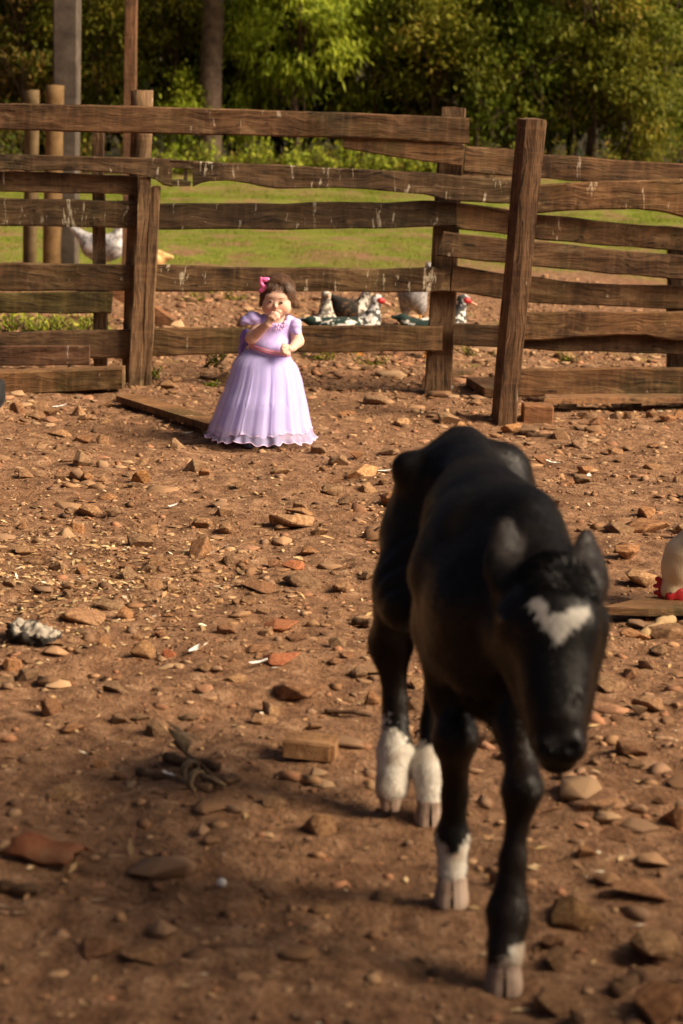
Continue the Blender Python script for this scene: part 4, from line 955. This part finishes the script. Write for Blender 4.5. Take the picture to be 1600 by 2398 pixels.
# ================================================================== CALF
def build_calf():
    rt = root('calf', (.24, 3.65, 0), 'black calf with white heart on its forehead and white socks, walking forward', 'calf')
    q = Q
    def hoofpt(px, py, dz=0): return G(px, py, dz)
    pr = [
     # trunk
     el(q(1072, 1165, 4.08), (.104, .160, .138), .05), rc(q(1085, 1160, 4.0), q(1140, 1235, 3.65), .098, .106, .05),
     el(q(1130, 1345, 3.62), (.102, .23, .165), .06), rc(q(1075, 1320, 3.95), q(1130, 1410, 3.6), .084, .104, .05),
     rc(q(1163, 1210, 3.56), q(1122, 1112, 3.85), .036, .030, .035), rc(q(1122, 1112, 3.85), q(1085, 1042, 4.1), .030, .036, .035),
     sp(q(958, 1098, 4.02), .034, .035), sp(q(1185, 1080, 4.06), .036, .05), rc(q(1085, 1195, 3.56), q(1018, 1340, 3.5), .032, .036, .03),
     # shoulders, chest, neck
     el(q(1052, 1400, 3.50), (.058, .10, .16), .05), el(q(1225, 1370, 3.46), (.060, .10, .16), .05),
     rc(q(1140, 1470, 3.42), q(1146, 1625, 3.43), .085, .036, .05), rc(q(1150, 1420, 3.40), q(1140, 1540, 3.42), .10, .07, .05),
     rc(q(1190, 1265, 3.50), q(1272, 1370, 3.32), .096, .074, .06), rc(q(1165, 1400, 3.42), q(1245, 1470, 3.30), .095, .065, .05),
     # front left (in the picture)
     rc(q(1050, 1480, 3.55), q(1058, 1610, 3.54), .064, .045, .04), rc(q(1058, 1610, 3.54), q(1064, 1722, 3.50), .045, .032, .03), sp(q(1066, 1728, 3.49), .035, .025),
     rc(q(1066, 1730, 3.5), q(1066, 1860, 3.525), .031, .0215, .03), rc(q(1066, 1860, 3.525), q(1060, 1958, 3.53), .0215, .029, .02), rc(q(1060, 1962, 3.53), q(1058, 2052, 3.505), .030, .028, .02),
     # front right
     rc(q(1215, 1530, 3.45), q(1216, 1700, 3.36), .062, .039, .04), rc(q(1216, 1700, 3.36), q(1222, 1845, 3.27), .039, .031, .03), sp(q(1224, 1850, 3.26), .034, .025),
     rc(q(1222, 1860, 3.27), q(1204, 2010, 3.24), .030, .0215, .03), rc(q(1204, 2010, 3.24), q(1188, 2140, 3.215), .0215, .033, .02), rc(q(1188, 2145, 3.215), q(1181, 2235, 3.18), .034, .030, .02),
     # hind left
     el(q(985, 1235, 4.09), (.070, .13, .15), .05), rc(q(984, 1270, 4.05), q(955, 1410, 3.95), .080, .056, .05), rc(q(940, 1380, 4.0), q(915, 1500, 4.07), .058, .040, .04), sp(q(913, 1510, 4.07), .038, .02),
     rc(q(915, 1510, 4.07), q(925, 1640, 4.05), .037, .0215, .03), rc(q(925, 1640, 4.05), q(926, 1755, 4.02), .0215, .034, .02), rc(q(926, 1760, 4.02), q(917, 1845, 3.99), .035, .034, .02),
     # hind right
     el(q(1185, 1230, 4.09), (.070, .13, .15), .05), rc(q(1170, 1290, 4.05), q(1120, 1410, 3.98), .085, .060, .05), rc(q(1120, 1410, 4.0), q(1045, 1530, 4.1), .055, .038, .04),
     rc(q(1045, 1530, 4.1), q(1015, 1690, 4.05), .036, .0215, .03), rc(q(1015, 1690, 4.05), q(1006, 1800, 4.0), .0215, .030, .02), rc(q(1006, 1800, 4.0), q(1008, 1875, 3.97), .030, .028, .02),
     # tail
     rc(q(1075, 1080, 4.22), q(1060, 1200, 4.28), .024, .018, .03), rc(q(1060, 1200, 4.28), q(1058, 1480, 4.27), .018, .022, .02),
     # head
     el(q(1288, 1440, 3.21), (.074, .085, .085), .04), rc(q(1295, 1410, 3.20), q(1307, 1374, 3.22), .055, .050, .03),
     rc(q(1286, 1490, 3.18), q(1304, 1680, 3.10), .070, .046, .04), rc(q(1232, 1510, 3.26), q(1290, 1720, 3.15), .056, .034, .04), rc(q(1345, 1500, 3.24), q(1320, 1720, 3.15), .050, .034, .04),
     el(q(1308, 1748, 3.085), (.047, .042, .035), .025), sp(q(1277, 1752, 3.055), .019, .015), sp(q(1342, 1747, 3.06), .018, .015), el(q(1306, 1787, 3.10), (.030, .032, .018), .012),
     sp(q(1196, 1448, 3.19), .024, .03), sp(q(1388, 1452, 3.22), .024, .03),
     sub(el(q(1278, 1757, 3.036), (.008, .014, .006), .006, rotm('Y', .5))), sub(el(q(1342, 1752, 3.04), (.008, .014, .006), .006, rotm('Y', -.5))),
    ]
    def ear(base, tip, wid, facing, bulge):
        b = np.array(base); t = np.array(tip); z = (t - b); L = np.linalg.norm(z); fr = frame(z, np.cross(facing, z))
        c = b + z * .52
        return [rc(b, b + z * .3, .020, .022, .025), el(c, (wid * .74, .011, L * .57), .014, fr), el(b + z * .36, (wid * 1.08, .013, L * .36), .016, fr), sub(el(c + fr[:, 1] * bulge * .018 + fr[:, 2] * .004, (wid * .62, .011, L * .42), .006, fr))]
    pr += ear(q(1200, 1392, 3.26), q(1182, 1226, 3.33), .041, (0.35, -1, .1), -1) + ear(q(1374, 1402, 3.28), q(1376, 1250, 3.36), .043, (.45, -1, .1), -1)
    pr.append(sub(el(q(985, 1160, 3.90), (.030, .060, .085), .07)))
    V, Fq, N = body(pr, .0075)
    tr = sstep(3.52, 3.62, V[:, 1]) * (1 - sstep(3.92, 4.0, V[:, 1])) * sstep(.45, .52, V[:, 2]) * (1 - sstep(.70, .74, V[:, 2]))
    V = V + N * ((fbm(V * 7, 3, 91) - .43) * .022 + (fbm(V * 26, 2, 92) - .37) * .004 + 0.005 * tr * np.sin((V[:, 1] + .35 * V[:, 2]) * 150))[:, None]
    # coat pattern
    nz = fbm(V * 70, 3, 5) - .43; nz2 = fbm(V * 22, 2, 8) - .37
    C = np.tile(np.array([.0070, .0048, .0036]), (len(V), 1)) * (1 + .8 * (fbm(V * 9, 3, 2) - .4))[:, None]
    C = np.where((fbm(V * 5, 2, 12) > .52)[:, None], C * np.array([1.5, 1.2, 1.0]), C)
    C = C * (.12 + 1.8 * fbm(V * [16, 16, 7], 3, 51) ** 2)[:, None]
    dus = np.clip((fbm(V * [9, 9, 6], 4, 53) - .44) * 4, 0, 1)[:, None] * .30; C = C * (1 - dus) + np.array([.020, .013, .008]) * dus
    brn = np.clip((fbm(V * 7, 3, 33) - .42) * 5, 0, 1)[:, None] * np.clip((.62 - V[:, 2:3]) * 4, 0, 1); C = C * (1 - brn * .6) + np.array([.026, .013, .007]) * brn * .6
    WHT = np.array([.74, .69, .60]) * (.92 + .3 * nz)[:, None]; dt = np.clip((fbm(V * 30, 3, 44) - .40) * 4, 0, 1)[:, None] * np.clip((.26 - V[:, 2:3]) * 6, 0, 1) * .6; WHT = WHT * (1 - dt) + np.array([.34, .22, .12]) * dt
    x, y, z = V.T
    def zof(px, py, Yp): return Q(px, py, Yp)[2]
    hl = (y > 3.85) & (x < .165) & (z < zof(920, 1688, 4.05) + nz * .10 + .03 * np.clip((.12 - x) * 25, -1, 1))
    hr = (y > 3.82) & (x >= .165) & (z < zof(1010, 1742, 4.0) + nz * .06)
    fl_ = (y > 3.42) & (y < 3.62) & (x < .28) & (z < zof(1058, 1975, 3.53) + nz * .03 + np.abs(x - Q(1058, 1975, 3.53)[0]) * .9 - .01) & (N[:, 1] < -.28 + nz)
    fr_ = (y < 3.35) & (x < .40) & (z < zof(1195, 2195, 3.2) + nz * .03 - np.clip((Q(1200, 2195, 3.2)[0] - x) * 1.1, 0, .1)) & (N[:, 1] < .1 + nz) & (x > Q(1158, 2195, 3.2)[0] + nz * .02)
    P = proj(V); Yh = 3.13
    hx = lambda px, py: Q(px, py, Yh)[[0, 2]]
    XZ = np.stack([x, z], -1) + np.stack([nz, nz2], -1) * .006
    def blob(px, py, rx, rz, a=0):
        c = hx(px, py); d = XZ - c; ca, sa = math.cos(a), math.sin(a); d = np.stack([d[:, 0] * ca + d[:, 1] * sa, -d[:, 0] * sa + d[:, 1] * ca], -1); return (d[:, 0] / rx) ** 2 + (d[:, 1] / rz) ** 2 < 1
    def tri(a, b, c):
        a, b, c = hx(*a), hx(*b), hx(*c); s = lambda p, r: (XZ[:, 0] - r[0]) * (p[1] - r[1]) - (p[0] - r[0]) * (XZ[:, 1] - r[1])
        d1, d2, d3 = s(a, b), s(b, c), s(c, a); return ((d1 < 0) & (d2 < 0) & (d3 < 0)) | ((d1 > 0) & (d2 > 0) & (d3 > 0))
    face = (y < 3.22) & (z > .45)
    heart = face & (blob(1266, 1422, .0125, .017, .5) | blob(1350, 1438, .024, .0125, .25) | tri((1254, 1440), (1372, 1448), (1303, 1498)) | tri((1282, 1436), (1320, 1430), (1303, 1470)))
    wm = hl | hr | fl_ | fr_ | heart; C[wm] = WHT[wm]
    muz = (z < zof(1308, 1735, 3.07)) & (y < 3.14) & (z > .36); C[muz] = np.array([.006, .005, .005])
    def near_seg(a, b, r):
        a, b = np.array(a), np.array(b); t = np.clip(((V - a) @ (b - a)) / ((b - a) @ (b - a)), 0, 1); return np.linalg.norm(V - a - t[:, None] * (b - a), axis=1) < r
    earin = (near_seg(q(1190, 1345, 3.285), q(1181, 1240, 3.325), .034) | near_seg(q(1376, 1350, 3.30), q(1377, 1262, 3.35), .034)) & (N[:, 1] < -.25); C[earin] = C[earin] * .4 + np.array([.018, .013, .011])
    bo = mk('body', V, Fq, COAT, rt, col=C)
    flow = lambda P: np.stack([0 * P[:, 0], .35 + 0 * P[:, 0], -1 + 0 * P[:, 0]], -1)
    v, f, c = fur(V, Fq, N, C, 110000, .013, .0007, flow, .24, 5)
    kz = v.reshape(-1, 3, 3).mean(1); ok = ~((kz[:, 2] < .43) & (kz[:, 1] < 3.13) & (kz[:, 2] > .36))
    ok = np.repeat(ok, 3); v = v[ok]; c = c[ok]; f = np.arange(len(v)).reshape(-1, 3)
    setp(mk('coat_hair', v, f, HAIRM, rt, False, col=c), kind='stuff')
    # longer tufts: poll, brisket, belly
    def tuft(c, rad, n, L, d, seed, jj=.7):
        r = np.random.default_rng(seed); s = np.linalg.norm(V - c, axis=1) < rad; m = (s & (C.mean(1) < .2))[Fq].all(1)
        v, f, cc = fur(V, Fq[m], N, C, n, L, .0009, lambda P: np.tile(np.array(d, float), (len(P), 1)), .45, seed, jj)
        setp(mk('hair_tuft', v, f, HAIRM, rt, False, col=cc), kind='stuff')
    tuft(q(1308, 1368, 3.21), .072, 5200, .016, (0, -.5, -.1), 61, .9); tuft(q(1146, 1640, 3.42), .06, 2200, .026, (0, -.1, -1), 62)
    tuft(q(1010, 1370, 3.75), .16, 5000, .018, (-.2, .1, -1), 63)
    # hooves
    HOOF = gen('hoof horn', [(.16, .10, .07), (.32, .22, .16), (.46, .34, .26)], 18, .6, .3, .004, 60)
    def hoof(top, gz, toe=0.0, lifted=False):
        top = np.array(top); parts = []; n = 11
        for sx in (-1, 1):
            Vv = []; Fv = []; ts = (0, .12, .35, .6, .85, 1)
            for t in ts:
                W = (.0245 + .006 * t - (.002 if t == 1 else 0)) if not lifted else .0255 - .010 * t ** 1.5; Lf = .020 + (.018 if not lifted else -.004) * t + toe * t; Lb = .020 + .004 * t; g = .0018 + .0022 * t
                z = top[2] + .012 - (top[2] + .012 - gz) * t
                for k in range(n):
                    f = math.pi * k / (n - 1); c = math.cos(f)
                    Vv.append((top[0] + sx * (g + W * math.sin(f) ** .75), top[1] - .004 - c * (Lf if c > 0 else Lb) - .010 * t, z + (.006 if c < -.3 and t == 0 else 0)))
            m = len(ts)
            for a in range(m - 1):
                for k in range(n):
                    q_ = (a * n + k, a * n + (k + 1) % n, (a + 1) * n + (k + 1) % n, (a + 1) * n + k); Fv.append(q_ if sx < 0 else q_[::-1])
            Fv.append(tuple(range(n))[::-1 if sx < 0 else 1]); Fv.append(tuple((m - 1) * n + k for k in range(n))[::1 if sx < 0 else -1])
            parts.append((np.array(Vv), Fv))
        mk('hoof', *join(parts), HOOF, rt, False)
    g1 = G(1058, 2112); z1 = float(hgt(g1[0], g1[1])); hoof(q(1058, 2062, 3.505), z1)
    g2 = G(1176, 2305); z2 = float(hgt(g2[0], g2[1])); hoof(q(1180, 2250, 3.18), z2)
    hoof(q(915, 1862, 3.985), q(912, 1908, 3.97)[2] + .012, 0, True); g4 = G(1006, 1926); hoof(q(1008, 1885, 3.965), q(1006, 1924, 3.95)[2])
    EYE = plain('dark eye', (.008, .006, .005), .08, .6)
    for c in ((1189, 1452, 3.172), (1396, 1455, 3.205)):
        v, f, n = body([sp(q(*c), .015, .01)], .004); mk('eye', v, f, EYE, rt)
build_calf()

# ================================================================== GIRL
def build_girl():
    g0 = G(612, 1040); Yg = g0[1]; gz = float(hgt(g0[0], g0[1]))
    rt = root('person', (g0[0], Yg, gz), 'toddler in a long lavender tulle dress standing with one hand at the mouth', 'person')
    q = lambda x, y, d=0: Q(x, y, Yg) + [0, d, 0]
    sk = [el(q(651, 684, .015), (.067, .076, .077), .02), el(q(648, 711, -.010), (.053, .056, .053), .03), sp(q(629, 719, -.034), .025, .035), sp(q(667, 721, -.034), .025, .035), el(q(649, 733, -.045), (.022, .02, .014), .02),
          rc(q(648, 708, -.064), q(647, 714.5, -.074), .006, .0085, .010), el(q(652, 727, -.068), (.014, .010, .007), .008), el(q(647, 692, -.05), (.045, .018, .014), .02),
          el(q(611, 709, .012), (.008, .014, .018), .008), el(q(681, 715, .012), (.008, .014, .018), .008), rc(q(649, 735, .005), q(648, 760, .015), .034, .036, .02),
          rc(q(646, 772, .02), q(634, 812, .02), .058, .070, .03), rc(q(634, 812, .02), q(622, 900, .02), .07, .075, .03),
          rc(q(600, 930, .02), q(594, 1035, .0), .045, .028, .03), rc(q(640, 930, .02), q(640, 1035, .02), .045, .028, .03),
          # arm to the mouth
          rc(q(607, 758, .0), q(591, 790, -.035), .028, .027, .02), rc(q(591, 790, -.035), q(629, 754, -.105), .027, .018, .015), el(q(635, 745, -.112), (.018, .013, .018), .006),
          rc(q(634, 737, -.122), q(641, 728, -.118), .0072, .0066, .004), rc(q(641, 728, -.118), q(649, 728, -.098), .0066, .006, .004),
          rc(q(639, 737, -.126), q(646, 728, -.122), .0072, .0066, .004), rc(q(646, 728, -.122), q(653, 730, -.100), .0066, .006, .004),
          rc(q(643, 740, -.126), q(650, 732, -.124), .0070, .0064, .004), rc(q(650, 732, -.124), q(656, 734, -.102), .0064, .0058, .004),
          rc(q(645, 744, -.122), q(652, 738, -.120), .0064, .0058, .004), rc(q(652, 738, -.120), q(656, 740, -.104), .0058, .0052, .004),
          rc(q(631, 744, -.108), q(640, 734, -.098), .0078, .0066, .005), rc(q(640, 734, -.098), q(647, 731, -.088), .0066, .006, .004),
          # other arm
          rc(q(689, 765, .0), q(698, 798, -.01), .028, .026, .02), rc(q(698, 799, -.012), q(686, 811, -.075), .026, .019, .015), el(q(680, 813, -.090), (.017, .017, .014), .006),
          rc(q(673, 808, -.10), q(664, 806, -.106), .0072, .0066, .004), rc(q(664, 806, -.106), q(661, 811, -.108), .0066, .006, .004),
          rc(q(673, 813, -.104), q(665, 814, -.112), .0072, .0066, .004), rc(q(665, 814, -.112), q(662, 819, -.112), .0066, .006, .004),
          rc(q(675, 818, -.104), q(668, 820, -.112), .0070, .0064, .004), rc(q(668, 820, -.112), q(666, 824, -.110), .0064, .0058, .004),
          rc(q(679, 821, -.102), q(674, 824, -.110), .0064, .0058, .004), rc(q(674, 824, -.110), q(673, 828, -.108), .0058, .0052, .004),
          rc(q(676, 806, -.085), q(669, 802, -.090), .0076, .0064, .005), rc(q(669, 802, -.090), q(664, 802, -.094), .0064, .006, .004)]
    V, Fq, N = body(sk, .0042)
    C = np.tile(np.array([.66, .42, .32]), (len(V), 1)) * (.95 + .15 * fbm(V * 30, 2, 1))[:, None]
    def spot(c, r, col, a=.6):
        nonlocal C
        d = np.linalg.norm((V - c) / r, axis=1); k = (np.clip(1 - d, 0, 1) * a)[:, None]; C = C * (1 - k) + np.array(col) * k
    for c in (q(627, 719, -.06), q(668, 721, -.06)): spot(c, .03, (.66, .25, .17), .6)
    spot(q(652, 727, -.075), .017, (.50, .12, .09), .9); spot(q(647, 716, -.085), .012, (.60, .24, .17), .6)
    for c in (q(663, 812, -.11), q(666, 822, -.11)): spot(c, .014, (.62, .22, .15), .5)
    bo = mk('body', V, Fq, SKIN, rt, col=C)
    EW = plain('eye white', (.36, .27, .23), .3); IR = plain('iris', (.025, .012, .008), .1, .6); BR = plain('brow', (.20, .11, .07), .8)
    for ex, ey in ((635.5, 703.5), (660.5, 706)):
        v, f, n = body([el(q(ex, ey, -.066), (.0105, .008, .0048), .004)], .0022); e = mk('eye', v, f, EW, bo)
        v, f, n = body([el(q(ex + .3, ey + .3, -.0718), (.0066, .004, .0046), .003)], .0018); mk('iris', v, f, IR, bo)
        pts = [q(ex + dx, ey - 2.6 - .9 * (1 - (dx / 6) ** 2), -.074) for dx in np.linspace(-6, 6, 7)]; mk('eyelash', *tube(pts, .0009, 5), BR, bo)
        pts = [q(ex + dx, ey - 8.0 - 1.6 * (1 - (dx / 8) ** 2), -.069) for dx in np.linspace(-8, 8, 7)]; mk('eyebrow', *tube(pts, .0011, 5), BR, bo)
    # hair
    hp = [el(q(652, 682, .014), (.0715, .084, .082), .02), el(q(679, 685, .012), (.018, .045, .050), .02), el(q(621, 689, .014), (.016, .045, .046), .02), el(q(652, 668, -.012), (.058, .05, .045), .02), rc(q(617, 684, -.018), q(614, 711, -.008), .013, .007, .012), rc(q(683, 680, -.014), q(685, 714, -.004), .015, .008, .012),
          sub(el(q(652, 704, -.095), (.036, .085, .090), .014)), sub(el(q(648, 718, -.095), (.057, .082, .070), .016)), sub(el(q(648, 748, -.01), (.09, .10, .055), .01))]
    V2, F2, N2 = body(hp, .0042); st = fbm(V2 * [90, 90, 14], 3, 4)
    V2 = V2 + N2 * ((st - .45) * .010 - .002)[:, None]; C2 = np.array([.095, .052, .031]) * (.6 + 1.1 * st)[:, None]
    ho = mk('hair', V2, F2, COAT, rt, col=C2)
    cen = q(645, 655, -.02)
    v, f, c = fur(V2, F2, N2, C2, 16000, .026, .0006, lambda P: (P - cen) * [1.3, 1, .5] * 10 + [0, .1, -.35], .14, 7, .22)
    tipd = np.minimum(pd(el(q(652, 702, -.095), (.036, .10, .085)), v[2::3]), pd(el(q(648, 718, -.095), (.055, .10, .064)), v[2::3])); ok = np.repeat(tipd > 0, 3); v = v[ok]; c = c[ok]; f = np.arange(len(v)).reshape(-1, 3)
    setp(mk('strands', v, f, HAIRM, ho, False, col=c), kind='stuff')
    # forehead wisps
    parts = []; r = np.random.default_rng(3)
    for k in range(30):
        x0 = r.uniform(630, 676); sx = -1 if x0 < 650 else 1
        a = q(x0, 661 + r.normal(), -.060); parts.append(tube([a, q(x0 + sx * r.uniform(2, 5), 676, -.072), q(x0 + sx * r.uniform(5, 12), 679 + r.uniform(0, 12) * (abs(x0 - 652) / 22), -.066 + .0012 * abs(x0 - 650))], [.0011, .0010, .0005], 4))
    mk('fringe', *join(parts), plain('dark brown hair', (.07, .038, .022), .5), ho)
    # hair bow
    PK = plain('pink satin ribbon', (.85, .17, .42), .35, .5)
    bw = [el(q(622, 654, -.035), (.024, .012, .012), .006, rotm('Y', -.1)), el(q(612, 657, -.035), (.008, .010, .020), .006), el(q(617, 675, -.035), (.026, .012, .013), .006, rotm('Y', -.75)), el(q(624, 671, -.035), (.015, .012, .010), .006), sp(q(615, 665, -.04), .009, .005)]
    v, f, n = body(bw, .003); v += n * ((fbm(v * 120, 2, 3) - .4) * .004)[:, None]; mk('hair_bow', v, f, PK, rt)
    # dress
    LAV = M('lavender satin', .55); LAV.col(LAV.ramp(LAV.noise(LAV.co(), 60, 3), [(.35, (.43, .34, .74)), (.65, (.52, .43, .82))])); LAV.b.inputs['Sheen Weight'].default_value = .3; LAV.bump(LAV.noise(LAV.co(), 140, 3), .25, .002); LAVM = LAV.m
    dress = [rc(q(647, 764, .015), q(633, 812, .012), .066, .080, .03), el(q(634, 810, .01), (.090, .080, .040), .04), rc(q(616, 757, .012), q(680, 760, .012), .036, .036, .04), sub(el(q(648, 744, -.03), (.043, .07, .022), .012)), sub(el(q(648, 738, .02), (.05, .06, .022), .012))]
    v, f, n = body(dress, .005); dr = mk('dress_bodice', v, f, LAVM, rt)
    for nm, prm in (('sleeve', [el(q(596, 745, .0), (.040, .048, .030), .02, rotm('Y', .45)), el(q(580, 752, .0), (.032, .046, .020), .02, rotm('Y', .55)), el(q(570, 756, .0), (.012, .04, .016), .02), sub(el(q(584, 775, -.01), (.040, .040, .030), .01))]),
                    ('sleeve', [el(q(690, 766, .0), (.030, .040, .034), .012), el(q(694, 778, .0), (.026, .036, .024), .010), el(q(691, 756, .0), (.030, .038, .022), .010), el(q(693, 789, 0), (.025, .034, .010), .008)])):
        v, f, n = body(prm, .004); v += n * ((fbm(v * [50, 50, 90], 2, 6) - .4) * .008)[:, None]; mk(nm, v, f, LAVM, rt)
    DLAV = plain('violet satin bow', (.30, .20, .60), .4)
    v, f, n = body([el(q(572, 797, .10), (.028, .03, .045), .01, rotm('Y', .25)), el(q(564, 818, .10), (.016, .024, .045), .01, rotm('Y', .15)), el(q(600, 800, .10), (.05, .02, .03), .02)], .005)
    v += n * ((fbm(v * [60, 60, 25], 2, 6) - .4) * .010)[:, None]; mk('back_bow', v, f, DLAV, rt)
    # belt
    def ring(cx, py, hw, dep, tilt, k): # k angles
        th = np.linspace(0, 2 * math.pi, k, endpoint=False); c = q(cx, py, .01); return np.stack([c[0] + hw * np.cos(th), c[1] + dep * np.sin(th), c[2] + tilt * np.cos(th)], -1)
    BELT = plain('pink braided belt', (.72, .20, .33), .5); r0 = ring(631.5, 819, .0945, .087, -.018, 64); parts = []
    for dz in (-.0065, .0065):
        p = np.concatenate([r0, r0[:2]]) + [0, 0, dz]; parts.append(tube(p, .0028, 5, False))
    mk('belt', *join(parts), BELT, rt); lb_ = []
    for k in range(0, 64): lb_.append(tube([r0[k] + [0, 0, -.006], r0[(k + 1) % 64] + [0, 0, .006]], .0030, 4, True))
    mk('belt_braid', *join(lb_), plain('pale pink braid', (.80, .48, .58), .5), rt)
    # neckline beads
    iv_, if_ = ico(); parts = []; r = np.random.default_rng(9)
    for k in range(48):
        t = r.uniform(-1, 1); px = 648 + t * 34; py = 764 - abs(t) * 12 + r.normal() * 4; parts.append((iv_ * r.uniform(.003, .0055) + q(px, py, -.066 + .05 * t * t + .0006 * (764 - py)), if_))
    mk('bead_trim', *join(parts), plain('lilac beads', (.70, .42, .66), .3, .5), rt)
    # skirt layers
    prof = np.array([(822, 586, 680), (832, 570, 684), (845, 553, 694), (857, 544, 700), (886, 534, 709), (912, 524, 714), (935, 513, 720), (968, 499, 727), (990, 489, 732), (1012, 481, 738), (1026, 477, 743)], float)
    def skirt(name, y1, scale, mat, amp, npl, seed, hemrip, thick=False, slant=0):
        K, Rr = 260, 44; th = np.arange(K) / K * 2 * math.pi; r = np.random.default_rng(seed)
        ph = r.uniform(0, 6.28, 6); V = []
        for i in range(Rr):
            t = i / (Rr - 1); py = 820 + (y1 - 820) * t
            l, rr = np.interp(py, prof[:, 0], prof[:, 1]), np.interp(py, prof[:, 0], prof[:, 2]); c = q((l + rr) / 2, py, .01); hw = (rr - l) / 2 / 511.5 * scale * (1 - .05 * t)
            a = amp * (t ** .6) * (1 - .1 * t)
            w = .5 * np.sin(npl * th + ph[0] + 1.2 * np.sin(2 * th + ph[1]) + .5 * t) + .3 * np.sin((npl * 1.7) * th // 1 * 0 + int(npl * 1.63) * th + ph[2]) + .2 * np.sin(int(npl * 2.3) * th + ph[3])
            rad = hw * (1 + a * w); e = max(0, (t - .93) / .07) ** 1.5
            rip = .65 * np.sin(27 * th + ph[4] + 2.2 * np.sin(4 * th + ph[5])) + .5 * np.sin(19 * th + ph[2] + 1.5 * np.sin(3 * th)) ; rad = rad + hemrip * e * (.5 + .6 * rip); 
            z = c[2] + hemrip * e * .45 * np.sin(27 * th + ph[4] + 1.3 + 1.5 * np.sin(5 * th)) - slant * t * np.cos(th) - .018 * (1 - t) ** 3 * np.cos(th) + .006 * e * np.sin(7 * th + ph[5])
            V.append(np.stack([c[0] + rad * np.cos(th), c[1] + rad * (.64 + .30 * min(1, t * 1.6)) * np.sin(th), np.maximum(z, gz + .012)], -1))
        V = np.concatenate(V); i, j = np.meshgrid(np.arange(Rr - 1), np.arange(K), indexing='ij'); jn = (j + 1) % K
        Fq = np.stack([i * K + j, (i + 1) * K + j, (i + 1) * K + jn, i * K + jn], -1).reshape(-1, 4)[:, ::-1]
        o = mk(name, V, Fq.copy(), mat, rt); return o, V[-K:]
    TU = M('lavender tulle', .7); TU.col(TU.ramp(TU.noise(TU.co((1, 1, .25)), 30, 3), [(.3, (.49, .45, .87)), (.7, (.61, .57, .94))])); TU.b.inputs['Sheen Weight'].default_value = .4; TU.b.inputs['Alpha'].default_value = .50; TUM = TU.m
    TU2 = M('thin lavender tulle', .7); TU2.col((.62, .57, .94)); TU2.b.inputs['Alpha'].default_value = .40
    LIN = plain('lilac lining', (.48, .39, .80), .6)
    skirt('skirt_lining', 1002, .84, LIN, .06, 17, 3, .0)
    _, e1 = skirt('tulle_layer', 1024, 1.0, TU2.m, .050, 15, 4, .012)
    _, e2 = skirt('overskirt', 1006, .975, TUM, .060, 19, 5, .009, slant=-.012)
    HEM = plain('pink hem cord', (.80, .58, .84), .4)
    for e in (e1, e2): mk('hem_cord', *tube(np.concatenate([e, e[:2]]), .0021, 5, False), HEM, rt)
    NAVY = plain('navy shoe leather', (.012, .014, .035), .35, .5)
    for px, py, d in ((583, 1046, -.085), (640, 1046, -.04)):
        c = q(px, py, d); c[2] = gz + .022; v, f, n = body([el(c, (.030, .058, .022), .02), el(c + [0, .035, .012], (.026, .03, .024), .02), el(c - [0, 0, .014], (.031, .06, .008), .01)], .005); mk('shoe', v, f, NAVY, rt)
build_girl()
